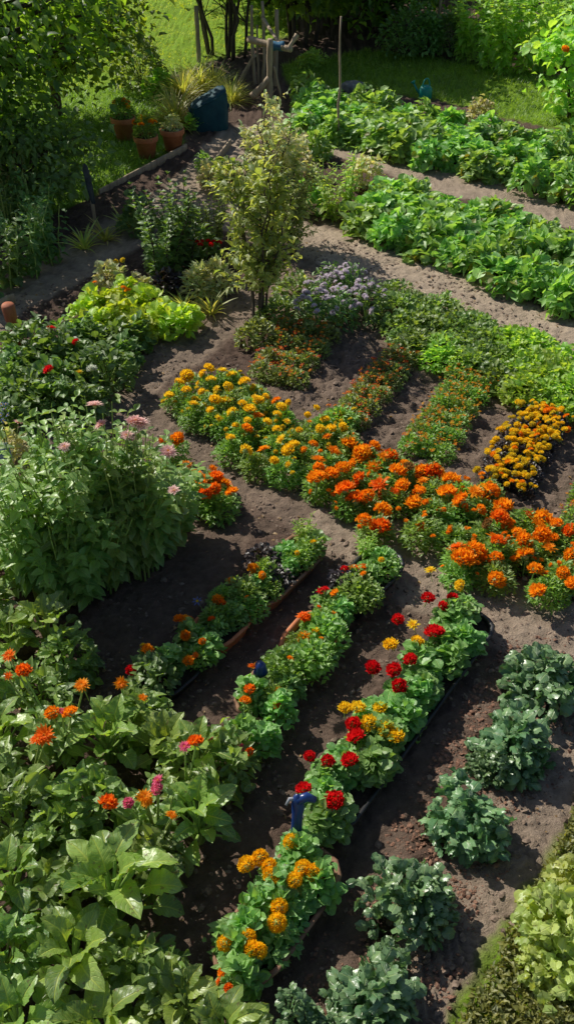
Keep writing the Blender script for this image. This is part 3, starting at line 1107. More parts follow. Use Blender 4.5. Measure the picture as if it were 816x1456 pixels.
def crumbs(name, P, mat, lo, hi, seed, flat=.7):
    r = np.random.default_rng(seed)
    z = relief(P[:, 0], P[:, 1])[0]
    n = len(P)
    sz = lo * (hi / lo) ** (r.uniform(0, 1, n) ** 2.2)
    mb = MB()
    R = rots(r.uniform(0, 6.3, n), r.normal(0, .4, n), r.normal(0, .4, n))
    S = sz[:, None] * r.uniform(.6, 1.2, (n, 3)) * np.array([1, 1, flat])
    pick = r.integers(0, 4, n)
    for k in range(4):
        s_ = pick == k
        tv, tf, tu = ROCK[k]
        q = tf[tf[:, 2] != tf[:, 3]]
        tri = tf[tf[:, 2] == tf[:, 3]]
        V = np.einsum('nij,nkj->nki', R[s_], tv[None] * S[s_][:, None]) + np.column_stack([P[s_], z[s_]])[:, None]
        m_ = len(V)
        off = (np.arange(m_) * 14)[:, None, None]
        base = mb.n
        mb.add(V.reshape(-1, 3), (q[None] + off).reshape(-1, 4))
        t3 = (tri[None] + off).reshape(-1, 4) + base
        t3[:, 3] = -1
        mb.f.append(t3)
        mb.m.append(np.zeros(len(t3), int))
    o = obj(name, mb.mesh(name, [M[mat]], False))
    o['kind'] = 'stuff'
    return o


KB = np.array([at(*p)[:2] for p in [(830, 900), (720, 905), (660, 1000), (590, 1120), (510, 1240), (440, 1360), (390, 1500), (620, 1500), (690, 1300), (760, 1170), (830, 1060)]])
r_ = np.random.default_rng(11)
Pk = rand_in(KB, 44000, r_)
pm_, _ = masks(Pk[:, 0], Pk[:, 1])
Pk = Pk[(pm_ * .45 < r_.uniform(0, 1, len(Pk))) & (fbm(Pk[:, 0] * 6, Pk[:, 1] * 6, 8) > r_.uniform(.3, .6, len(Pk)))]
tag(crumbs('mulch', Pk, 'mulch', .003, .017, 1), 'reddish brown crumbled mulch around the kale plants', 'mulch')
ALL = np.array([at(*p)[:2] for p in [(-20, 420), (420, 330), (830, 380), (830, 1480), (-20, 1480)]])
Pa = rand_in(ALL, 60000, r_)
Pa = Pa[fbm(Pa[:, 0] * 4, Pa[:, 1] * 4, 19) > r_.uniform(.3, .75, len(Pa))]
tag(crumbs('soil_crumbs', Pa, 'crumb', .003, .024, 2), 'loose crumbs of dry soil strewn over paths and beds', 'soil')

# fallen leaves and petals
Pa = rand_in(ALL, 2600, r_)
Pa = Pa[fbm(Pa[:, 0] * 2, Pa[:, 1] * 2, 61) > r_.uniform(.3, .7, len(Pa))]
mb = MB()
zz = relief(Pa[:, 0], Pa[:, 1])[0]
scatter(mb, T_OV + T_DIA, np.column_stack([Pa, zz + .004]), r_.uniform(0, 6.3, len(Pa)), r_.normal(.1, .25, len(Pa)), r_.normal(0, .4, len(Pa)), r_.uniform(.008, .032, len(Pa)), 0, r_)
M['litter'] = leaf_mat('leaf_litter', (.16, .11, .06), (.34, .24, .10), .15, .7, gain=1.0)
o = obj('fallen_leaves', mb.mesh('fallen_leaves', [M['litter']]))
o['kind'] = 'stuff'
tag(o, 'dry fallen leaves and petals scattered over the soil paths', 'fallen leaves')

# ------------------------------------------------------------------ the long marigold row
R0 = random.choice


def flowers_to_plants(fl, z, k, seed=0):
    """fl: list of (px, py, colour, radius); returns cluster centres and members in world space"""
    W = [(at(px, py, z + random.uniform(-.03, .03) - (.02 if px > 460 else -.012)), c, r) for px, py, c, r in fl]
    C_, L_ = kmeans([w_[0][:2] for w_ in W], k, seed)
    return C_, [[W[i] for i in range(len(W)) if L_[i] == j] for j in range(k)]


YEL = [(289, 531), (297, 524), (316, 528), (330, 533), (266, 535), (241, 562), (265, 555), (287, 557), (277, 567), (308, 553), (324, 550),
       (348, 543), (275, 575), (306, 569), (320, 570), (345, 575), (362, 565), (378, 564), (393, 570), (355, 582), (368, 570), (400, 579),
       (410, 572), (310, 595), (330, 587), (352, 598), (328, 623), (350, 640), (366, 592), (380, 600), (394, 590), (408, 600), (393, 610),
       (425, 612), (437, 590), (450, 580), (462, 597), (440, 600), (455, 610), (470, 610), (487, 608), (484, 589), (400, 625), (417, 633),
       (432, 640), (445, 632), (351, 610), (375, 640), (410, 640), (465, 622), (410, 660), (390, 655), (300, 540), (282, 545), (255, 545), (335, 605), (299, 583)]
ORA = [(496, 630), (473, 643), (452, 655), (470, 675), (450, 680), (487, 666), (453, 665), (500, 660), (520, 640), (532, 635), (545, 650),
       (555, 648), (515, 645), (510, 680), (490, 695), (522, 705), (540, 690), (565, 670), (575, 660), (560, 700), (572, 690), (580, 665),
       (602, 672), (600, 685), (615, 670), (588, 715), (597, 748), (620, 672), (635, 700), (655, 712), (675, 700), (690, 700), (700, 698),
       (683, 725), (715, 720), (693, 745), (708, 770), (720, 745), (710, 735), (752, 733), (765, 750), (770, 760), (745, 770), (745, 790),
       (760, 810), (705, 793), (650, 780), (665, 790), (675, 785), (658, 795), (705, 825), (764, 840), (780, 780), (783, 765), (770, 740),
       (790, 745), (810, 755), (812, 790), (815, 830), (700, 765), (518, 740), (540, 750), (596, 700), (640, 685), (830, 775),
       (530, 665), (505, 712), (545, 725), (735, 760), (800, 815), (855, 790)]
fl = [(x, y, random.choice(['yellow', 'yellow', 'yellow', 'yellow', 'yellow', 'orange']), random.uniform(.030, .046)) for x, y in YEL]
nY = len(fl)
fl += [(x, y, random.choice(['orange', 'orange', 'redorange']), random.uniform(.044, .064)) for x, y in ORA]
cs, mem = flowers_to_plants(fl, .155, 60, 3)
order = np.argsort([-(c @ D2) for c in cs])
order = order[::-1]
for i, j in enumerate(order):
    cols = [m_[1] for m_ in mem[j]]
    ye = cols.count('yellow') * 2 >= len(cols)
    half = 'yellow' if ye else 'orange'
    nth = i + 1
    side = ORD[nth] + ' plant' if nth <= 30 else ORD[len(cs) - i] + ' plant'
    frm = 'from its upper left end' if nth <= 30 else 'from its right end'
    rt = plant('marigold_plant', 'marigold', cs[j], f'{half} marigold of the long diagonal row, {side} {frm}', 'marigold', 'marigolds of the long diagonal row', random.uniform(.88, 1.08), sz=random.uniform(.58, .72))
    for p, c, r in mem[j]:
        bloom(rt, random.choice(FL['faded' if random.random() < .03 else c]), p, r * random.uniform(.68, 1.12), .35)
    for q in range(3):                                  # buds and small heads low on the plant
        a = random.uniform(0, 6.3)
        bloom(rt, random.choice(FL['orange' if not ye else 'lemon']), (cs[j][0] + .1 * math.cos(a), cs[j][1] + .1 * math.sin(a), random.uniform(.09, .13)), .016, name='bud')

ROWP = np.array([at(*p)[:2] for p in [(245, 580), (330, 636), (440, 690), (560, 745), (640, 783), (830, 860), (830, 780), (700, 720), (600, 680), (480, 625), (400, 590), (300, 548)]])
rr_ = np.random.default_rng(77)
have = [np.array(c) for c in cs]
nf_ = 0
for c in rand_in(ROWP, 1500, rr_):
    if min(np.hypot(*(c - h_)) for h_ in have) > .135:
        have.append(c)
        nf_ += 1
        ye = at(500, 630, .2)[0] > c[0]
        rt = plant('marigold_plant', 'marigold', c, f'mostly green {"yellow" if ye else "orange"} marigold in bud, filling a gap of the long diagonal row', 'marigold', 'marigolds in bud, ' + ('left half' if ye else 'right half') + ' of the long row', random.uniform(.9, 1.1), sz=.68)
        for q in range(5):
            a, d = random.uniform(0, 6.3), random.uniform(0, .1)
            bloom(rt, R0(FL['lemon' if ye else 'orange']), (c[0] + d * math.cos(a), c[1] + d * math.sin(a), random.uniform(.11, .15)), random.uniform(.012, .024), .5, 'bud')

# ------------------------------------------------------------------ troughs


def stadium(L, W_, n=7):
    r = W_ / 2
    a = np.linspace(-PI / 2, PI / 2, n)
    right = np.stack([L / 2 - r + r * np.cos(a), r * np.sin(a)], 1)
    return np.concatenate([right, -right])


def trough(label, a, b, W_, h, mat, cat='planting trough', group=None, sag=.008):
    """an open round-ended trough lying from photo point a to photo point b (both on the ground)"""
    A, B = at(*a)[:2], at(*b)[:2]
    c = (A + B) / 2
    L = np.linalg.norm(B - A)
    ang = math.atan2(B[1] - A[1], B[0] - A[0])
    r = np.random.default_rng(int(L * 1000))
    o = stadium(L, W_)
    n = len(o)
    k = np.arange(n)
    rings = []
    for off, z in ((-.03, -.03), (-.012, h * .55), (0, h - .012), (.008, h - .010), (.010, h), (.002, h + .004), (-.008, h + .001), (-.014, h - .012), (-.02, h * .4)):
        s = 1 + off * 2 / np.array([L, W_])
        p = o * s
        zz = z + sag * np.sin(k * 1.7 + L * 9) * (z > .02)
        rings.append(np.column_stack([p, zz]))
    V = np.concatenate(rings)
    f = [(i * n + j, i * n + (j + 1) % n, (i + 1) * n + (j + 1) % n, (i + 1) * n + j) for i in range(len(rings) - 1) for j in range(n)]
    mb = MB()
    mb.add(V, f)
    root = thing('planting_trough', label, cat, (c[0], c[1], 0), group)
    obj('shell', mb.mesh('trough_shell', [M[mat]]), root, (0, 0, 0), (0, 0, ang))
    sb = MB()
    pi = o * (1 - .03 / np.array([L, W_]))
    m_ = 9
    S = [np.column_stack([pi * q, np.full(n, h * .72) + r.normal(0, .004, n) + .012 * (1 - q)]) for q in np.linspace(1, .05, m_)]
    S = np.concatenate(S)
    f = [(i * n + j, i * n + (j + 1) % n, (i + 1) * n + (j + 1) % n, (i + 1) * n + j) for i in range(m_ - 1) for j in range(n)]
    sb.add(S, f)
    obj('soil', sb.mesh('trough_soil', [M['soil']]), root, (0, 0, 0), (0, 0, ang))
    return root


def along(a, b, n, w=0.0, jit=.25):
    A, B = at(*a)[:2], at(*b)[:2]
    d = (B - A) / np.linalg.norm(B - A)
    nrm = np.array([-d[1], d[0]])
    return [A + (B - A) * ((i + .5 + random.uniform(-jit, jit)) / n) + nrm * random.uniform(-w, w) for i in range(n)]


# row A (left trough row), photo ground line (225, 985) -> (450, 790)
trough('brown clay trough of small plants, upper end of the left trough row', (352, 872), (446, 780), .23, .075, 'trough', group='clay troughs of the left row')
trough('brown clay trough with orange flowers, middle of the left trough row', (285, 932), (345, 878), .22, .085, 'terracotta', group='clay troughs of the left row')
trough('black plastic trough at the lower end of the left trough row', (205, 1000), (276, 940), .23, .07, 'plastic', group='clay troughs of the left row')
# row B
trough('black lined trough with red flowers, top end of the middle trough row', (478, 882), (556, 800), .23, .08, 'plastic', group='troughs of the middle row')
trough('brown clay trough with orange blooms, second from the top of the middle row', (415, 955), (472, 888), .23, .085, 'terracotta', group='troughs of the middle row')
trough('brown trough with trailing greenery, beside the blue flower ornament', (352, 1035), (410, 962), .22, .08, 'trough', group='troughs of the middle row')
# row C and D
trough('long black plastic trough full of red and yellow flowers', (446, 1191), (678, 885), .235, .075, 'plastic', group='troughs of the right row')
trough('long brown trough of yellow pompom flowers at the bottom of its row', (325, 1408), (460, 1226), .25, .085, 'trough', group='troughs of the right row', sag=.012)


def row_plants(spec, flowers, z, rowname, end='top end', s=1.0):
    """spec: list of (kind, px, py, label head, cat); flowers go to the nearest plant as its parts"""
    roots = []
    for kind, px, py, lab, cat, sc in spec:
        xy = at(px, py)[:2]
        roots.append(plant(kind_name.get(kind, kind + '_plant'), kind, xy, lab, cat, rowname, sc * .9, z=.05, sz=sc * .75))
    for px, py, me, r, zz in flowers:
        p = at(px, py, zz * .74)
        d = [np.hypot(o_.location[0] - p[0], o_.location[1] - p[1]) for o_ in roots]
        bloom(roots[int(np.argmin(d))], me, p, r, .3)
    return roots


kind_name = dict(begonia='bedding_plant', upright='leafy_plant', dahlia='dahlia_plant', purplebed='dark_leaved_plant', bedding='bedding_plant',
                 geranium='bedding_plant', lettuce='lettuce_plant', succulent='succulent_plant', marigold='marigold_plant', greypl='silvery_plant', cover='trailing_plant',
                 coverbright='trailing_plant')
R_ = random.choice
gA = 'plants in the left trough row'
row_plants([
    ('upright', 432, 782, 'tall bright green leafy plant at the top end of the left trough row', 'leafy plant', .62),
    ('begonia', 408, 806, 'mid green bushy plant just below the top of the left trough row', 'bedding plant', 1.2),
    ('succulent', 448, 792, 'blue green spreading plant right of the tall one, left trough row', 'bedding plant', 1.2),
    ('purplebed', 372, 812, 'almost black leaved plant on the left edge of the left trough row', 'dark plant', 1.15),
    ('purplebed', 392, 842, 'dark purple leaved plant on the right edge of the left trough row', 'dark plant', 1.0),
    ('begonia', 372, 848, 'green plant with an orange flower beside the dark leaved plant', 'bedding plant', 1.1),
    ('bedding', 346, 866, 'yellow green fine leaved plant, middle of the left trough row', 'bedding plant', 1.2),
    ('marigold', 318, 872, 'dark green plant with orange flowers in the middle clay trough, upper', 'marigold', .75),
    ('marigold', 306, 902, 'dark green ferny plant in the middle clay trough, left trough row', 'marigold', .8),
    ('begonia', 338, 900, 'bright green plant on the right rim of the middle clay trough', 'bedding plant', 1.0),
    ('dahlia', 272, 925, 'blue green plant with several orange flowers, left trough row', 'bedding plant', 1.0),
    ('dahlia', 300, 940, 'round leaved blue green plant below the terracotta rim', 'bedding plant', .9),
    ('dahlia', 246, 958, 'plant with a single orange flower near the lower left row end', 'bedding plant', .95),
    ('geranium', 222, 985, 'dark plant with one red flower at the lower end of left row', 'bedding plant', .9),
], [(262, 880, R_(FZIN['orange']), .030, .24), (270, 880, R_(FL['redorange']), .022, .24), (264, 903, R_(FL['orange']), .026, .22), (254, 880, R_(FL['orange']), .026, .24),
    (268, 940, R_(FL['orange']), .028, .20), (210, 924, R_(FL['orange']), .030, .26), (204, 918, R_(FL['yellow']), .02, .26), (310, 853, R_(FL['orange']), .030, .2),
    (316, 857, R_(FL['redorange']), .022, .2), (328, 826, R_(FL['orange']), .028, .2), (360, 809, R_(FL['orange']), .034, .2), (281, 855, R_(FSMALL['blue']), .03, .22),
    (187, 953, R_(FL['red']), .026, .26), (278, 932, R_(FL['redorange']), .02, .2)], .2, gA)
gB = 'plants in the middle trough row'
row_plants([
    ('upright', 520, 805, 'tall bright leafy plant at the top end of the middle trough row', 'leafy plant', .62),
    ('begonia', 542, 812, 'green plant on the right edge at the top of the middle row', 'bedding plant', 1.15),
    ('begonia', 522, 838, 'green bushy plant with red flowers near the top of middle row', 'bedding plant', 1.2),
    ('purplebed', 494, 842, 'almost black leaved plant in the middle trough row', 'dark plant', 1.1),
    ('bedding', 508, 866, 'fine leaved green plant below the dark one, middle row', 'bedding plant', 1.3),
    ('begonia', 462, 872, 'plant with a red bloom on the left edge of the middle row', 'bedding plant', .95),
    ('begonia', 485, 892, 'plant with one small orange flower, middle of the middle row', 'bedding plant', 1.15),
    ('marigold', 448, 910, 'plant with a large red orange bloom, middle trough row', 'marigold', .75),
    ('bedding', 462, 930, 'light green plant on the right rim, below the orange blooms', 'bedding plant', 1.3),
    ('marigold', 428, 935, 'dark green plant inside the terracotta rim with yellow orange flower', 'marigold', .7),
    ('bedding', 438, 962, 'yellow green mat of small leaves by the right terracotta rim', 'bedding plant', 1.35),
    ('bedding', 402, 966, 'small leaved plant right of the blue flower ornament', 'bedding plant', 1.15),
    ('begonia', 410, 1000, 'pale green plant on the right edge, lower part of middle row', 'bedding plant', 1.2),
    ('dahlia', 362, 1012, 'bushy plant with red orange flowers under the blue flower ornament', 'bedding plant', 1.0),
    ('dahlia', 395, 1035, 'round leaved plant with one red orange flower at middle row end', 'bedding plant', .95),
    ('dahlia', 345, 1065, 'leafy plant with small pink flowers at the lower end of middle row', 'bedding plant', 1.05),
    ('dahlia', 378, 1075, 'blue green leafy plant on the path edge at middle row end', 'bedding plant', 1.0),
], [(431, 877, R_(FZIN['redorange']), .040, .2), (436, 880, R_(FL['redorange']), .024, .2), (433, 908, R_(FL['orange']), .036, .18), (450, 899, R_(FL['yellow']), .026, .18), (426, 906, R_(FL['yellow']), .022, .18),
    (475, 875, R_(FL['orange']), .022, .17), (515, 808, R_(FL['redorange']), .028, .19), (503, 808, R_(FL['redorange']), .024, .19), (490, 810, R_(FL['red']), .024, .19), (457, 841, R_(FL['red']), .03, .19), (463, 838, R_(FL['red']), .02, .19),
    (355, 980, R_(FL['redorange']), .028, .25), (349, 997, R_(FL['orange']), .028, .22), (395, 1004, R_(FL['redorange']), .026, .22), (366, 948, R_(FL['orange']), .026, .22), (358, 948, R_(FL['redorange']), .022, .24),
    (340, 1063, R_(FL['pink']), .022, .24), (355, 1069, R_(FL['redorange']), .02, .24), (296, 1049, R_(FL['pink']), .02, .26)], .2, gB)
for nm, a, b, n_ in (('left', (238, 972), (440, 790), 12), ('middle', (372, 1040), (545, 812), 14)):
    for i, xy in enumerate(along(a, b, n_, .055, .3)):
        rt = plant('filler_plant', 'bedding' if i % 3 else 'begonia', xy, f'small green filler plant in the {nm} trough row, {ORD[n_ - i]} from the top', 'bedding plant', f'filler plants of the {nm} row', random.uniform(.7, .95), z=.05, sz=random.uniform(.6, .9))
        if i % 2:
            bloom(rt, R_(FL[R_(['orange', 'redorange', 'orange', 'yellow'])]), (xy[0] + random.uniform(-.04, .04), xy[1] + random.uniform(-.04, .04), random.uniform(.15, .18)), random.uniform(.014, .024), .4)
RED = [(565, 881), (617, 900), (608, 851), (643, 850), (629, 862), (583, 938), (530, 950), (560, 953), (567, 976), (502, 1030), (506, 1048), (440, 1076), (466, 1083), (497, 1081), (432, 1122), (475, 1138)]
REDR = [.028, .044, .032, .026, .026, .030, .034, .034, .034, .032, .036, .024, .028, .034, .03, .038]
YEC = [(587, 889), (593, 913), (555, 917), (612, 812), (654, 832), (490, 1007), (508, 1007), (540, 1007), (525, 1028), (549, 1036), (563, 1047)]
spec = []
pts = along((442, 1188), (671, 884), 28, .066, .15)
names = []
roots = []
for i, xy in enumerate(pts):
    wrd = 'at the top end' if i == 27 else 'at the bottom end' if i == 0 else f'{ORD[28 - i]} from the top'
    roots.append(plant('dahlia_plant', 'dahlia', xy, f'dahlia plant in the long black trough of red and yellow flowers, {wrd}', 'dahlia', 'dahlias of the red and yellow row', random.uniform(.88, 1.08), z=.05, sz=random.uniform(.62, .78)))
ROWC = [(p, R_(FRED), r * 1.1, .185) for p, r in zip(RED, REDR)] + [(p, R_(FL['yellow']), random.uniform(.03, .039), .185 if p[1] > 840 else .3) for p in YEC]
for (px, py), me, r, zz in ROWC:
    p = at(px, py, zz)
    bloom(min(roots, key=lambda o_: math.hypot(o_.location[0] - p[0], o_.location[1] - p[1])), me, p, r, .25)
POM = [(414, 1197), (351, 1230), (370, 1220), (383, 1232), (431, 1235), (446, 1241), (418, 1252), (397, 1290), (394, 1312), (353, 1332), (368, 1352), (320, 1341), (359, 1350), (386, 1245)]
pts = along((322, 1403), (452, 1232), 16, .075, .15)
roots = []
for i, xy in enumerate(pts):
    wrd = 'at the top end' if i == 15 else 'at the bottom end' if i == 0 else f'{ORD[16 - i]} from the top end'
    roots.append(plant('pompom_marigold_plant', 'begonia' if i % 2 else 'dahlia', xy, f'plant with round golden pompom blooms in the bottom brown trough, {wrd}', 'marigold', 'plants with golden pompom blooms', random.uniform(.9, 1.05) * (1.3 if i % 2 else .9), z=.05, sz=.78))
for px, py in POM:
    p = at(px, py, .175)
    bloom(min(roots, key=lambda o_: math.hypot(o_.location[0] - p[0], o_.location[1] - p[1])), R_(FBALL), p, random.uniform(.029, .036), .25)
for px, py, c in ((316, 1383, 'orange'), (325, 1405, 'redorange'), (312, 1395, 'redorange')):
    bloom(roots[0], R_(FL[c]), at(px, py, .16), .017)

# ------------------------------------------------------------------ inner beds of small bedding plants
def bed(q, nr, nc, kind, lab, cat, group, cols, nf, fr, s, zf, name, ht=1.0, parts=True):
    g = quad_grid(q, nr, nc, .09)
    for r, c, xy in g:
        rt = plant(name, kind, xy, lab.format(r=ORD[r], c=ORD[c]), cat, group, s * random.uniform(.85, 1.0), sz=s * ht * .85)
        for i in range(nf):
            a, d = random.uniform(0, 6.3), .105 * s * math.sqrt(random.uniform(0, 1))
            h = zf * .92 * (1 - .35 * (d / (.12 * s)) ** 2) + random.uniform(-.01, .012)
            bloom(rt, R_(cols), (xy[0] + d * math.cos(a), xy[1] + d * math.sin(a), h), fr * random.uniform(.75, 1.2), .4)


small = FSMALL
bed([(352, 548), (430, 560), (484, 478), (405, 462)], 4, 3, 'bronzebed', 'bronze leaved plant, leftmost short flower row, {r} rank from below, {c} from left', 'bedding plant', 'plants of the leftmost short row',
    small['red'] + small['redorange'], 14, .015, 1.0, .145, 'bedding_plant')
bed([(458, 610), (515, 618), (592, 515), (552, 505)], 6, 2, 'bronzebed', 'bronze red flowered plant, second short row, {r} rank from below, {c} from left', 'bedding plant', 'plants of the second short row',
    small['red'] + small['redorange'], 14, .015, .9, .13, 'bedding_plant')
bed([(562, 650), (632, 664), (700, 552), (648, 535)], 6, 3, 'bedding', 'tiny orange flowered plant, third short row, {r} rank from below, {c} from left', 'bedding plant', 'plants of the third short row',
    small['redorange'] + small['orange'], 14, .013, .9, .135, 'bedding_plant')
bed([(676, 698), (748, 712), (806, 602), (742, 588)], 6, 3, 'purplebed', 'golden flowered dark plant, fourth short row, {r} rank from below, {c} from left', 'bedding plant', 'plants of the golden short row',
    [FL['yellow'][0], FL['yellow'][1], FL['lemon'][0], FL['yellow'][1], FL['yellow'][0], FL['lemon'][1], FL['orange'][0]], 13, .020, .9, .135, 'bedding_plant')
bed([(800, 755), (850, 765), (880, 690), (830, 680)], 4, 2, 'bedding', 'red orange flowered plant, rightmost short row, {r} rank from below, {c} from left', 'bedding plant', 'plants of the rightmost short row',
    small['red'] + small['redorange'], 10, .016, .95, .15, 'bedding_plant')
# orange flowers at the corner of the left bed
co = [(230, 628), (253, 624), (265, 662), (280, 674), (290, 683), (300, 680), (307, 678), (318, 688), (293, 700), (330, 700), (285, 690), (302, 667), (312, 685), (305, 695)]
cs, mem = flowers_to_plants([(x, y, R_(['orange', 'orange', 'redorange']), random.uniform(.032, .046)) for x, y in co], .17, 7, 2)
for i, j in enumerate(np.argsort([c[0] for c in cs])):
    rt = plant('marigold_plant', 'marigold', cs[j], f'orange marigold at the path corner beside the tall pink flowered bush, {ORD[i + 1]} from left', 'marigold', 'orange marigolds at the path corner', .95, sz=.75)
    for p, c, r in mem[j]:
        bloom(rt, R_(FL[c]), p, r)
trough('low terracotta tray under the orange marigolds at the path corner', (270, 722), (326, 694), .2, .05, 'terracotta', cat='tray')

# ------------------------------------------------------------------ kale
for px, py, s, lab in [(768, 988, 1.2, 'large blue green kale at the top of the kale row'), (724, 1078, 1.2, 'blue green kale, second from the top of the kale row'), (686, 1098, .55, 'smaller kale tucked left of the second big kale'),
                       (660, 1185, 1.1, 'frilly kale in the middle of the kale row'), (586, 1300, 1.02, 'blue green kale, second from the bottom of its row'), (526, 1432, 1.1, 'biggest kale at the bottom centre of the picture'),
                       (436, 1470, .6, 'small young kale at the bottom edge beside the dark path')]:
    plant('kale_plant', 'kale', at(px, py)[:2], lab, 'kale', 'kale plants in the mulched row', s * random.uniform(.98, 1.04))
# bottom right
for i, (px, py, s) in enumerate([(790, 1330, .95), (830, 1290, 1.05), (820, 1385, 1.0), (865, 1340, 1.1), (778, 1385, .7)]):
    plant('lettuce_plant' if i == 99 else 'leafy_shrub', 'paleshrub', at(px, py)[:2],
          ['sunlit yellow green shrub at the bottom right, leftmost of the clump', 'yellow green crinkled plant at the right edge, upper part of the clump', 'yellow green shrub, lowest of the bottom right clump',
           'crinkled yellow green plant cut off by the right edge', 'small yellow green shrub on the moss side of the clump'][i], 'shrub', 'yellow green plants at the bottom right', s)

# ------------------------------------------------------------------ potato beds
for q, nr, nc, nm in (([(500, 335), (850, 468), (850, 375), (540, 275)], 4, 10, 'near'), ([(425, 192), (900, 318), (900, 232), (425, 140)], 4, 13, 'far')):
    for r, c, xy in quad_grid(q, nr, nc, .22):
        plant('potato_plant', 'potato', xy, f'potato plant in the {nm} bed, {ORD[r]} rank from the path, {ORD[c]} from left', 'potato plant', f'potato plants in the {nm} bed', random.uniform(.85, 1.2), sz=random.uniform(.75, 1.15))
# ground-cover hedge
for r, c, xy in quad_grid([(560, 500), (850, 618), (850, 535), (545, 412)], 4, 10, .25):
    plant('clover_plant', 'coverbright' if (c > 6 or (r == 1 and c in (3, 4))) else 'cover', xy, f'low plant in the green path strip, {ORD[r]} rank from below, {ORD[c]} from left', 'low plant', 'low plants of the green strip', random.uniform(.85, 1.25))
# lilac asters
for i, (px, py) in enumerate([(462, 440), (480, 462), (500, 432), (520, 455), (450, 465), (480, 425)]):
    xy = at(px, py)[:2]
    rt = plant('aster_plant', 'aster', xy, f'lilac flowered aster clump at the top of the inner bed, {["left", "lower", "top right", "rightmost", "lower left", "topmost"][i]} one', 'aster', 'lilac asters', .95)
    for j in range(26):
        a, d = random.uniform(0, 6.3), .17 * math.sqrt(random.uniform(0, 1))
        bloom(rt, R_(FL['lilac']), (xy[0] + d * math.cos(a), xy[1] + d * math.sin(a), .26 - .7 * d * d / .17 + random.uniform(-.02, .04)), random.uniform(.016, .026), .45)

# ------------------------------------------------------------------ tall flowering bush, left
A_, B_, C_, D_ = at(-5, 640, .88)[:2], at(176, 608, .95)[:2], at(258, 752)[:2], at(112, 868)[:2]
gz_ = []
for r in range(4):
    for c in range(5):
        u, v = (c + .5 + random.uniform(-.2, .2)) / 5, (r + .5 + random.uniform(-.2, .2)) / 4
        gz_.append((r, c, (D_ * (1 - u) + C_ * u) * (1 - v) + (A_ * (1 - u) + B_ * u) * v))
zr = []
for r, c, xy in gz_:
    zr.append(plant('tall_flower_plant', 'zinnia', xy, f'tall stems of the pink flowered clump, {ORD[r + 1]} rank from below, {ORD[c + 1]} from left', 'tall flower', 'stems of the tall pink flowered clump', random.uniform(.92, 1.1), sz=random.uniform(.92, 1.08) * (.62, .86, 1, 1)[r] * (.8 if c == 4 and r < 3 else 1)))
for px, py, zz, sz in [(135, 577, 1.12, .044), (193, 599, 1.1, .042), (201, 603, 1.08, .042), (145, 604, 1.05, .036), (180, 620, 1.02, .034), (239, 643, .95, .044), (248, 698, .76, .034), (92, 636, 1.02, .032), (187, 601, 1.1, .036)]:
    p = at(px, py, zz)
    bloom(min(zr, key=lambda o_: math.hypot(o_.location[0] - p[0], o_.location[1] - p[1])), R_(FZIN['pale']), p, sz, .2)

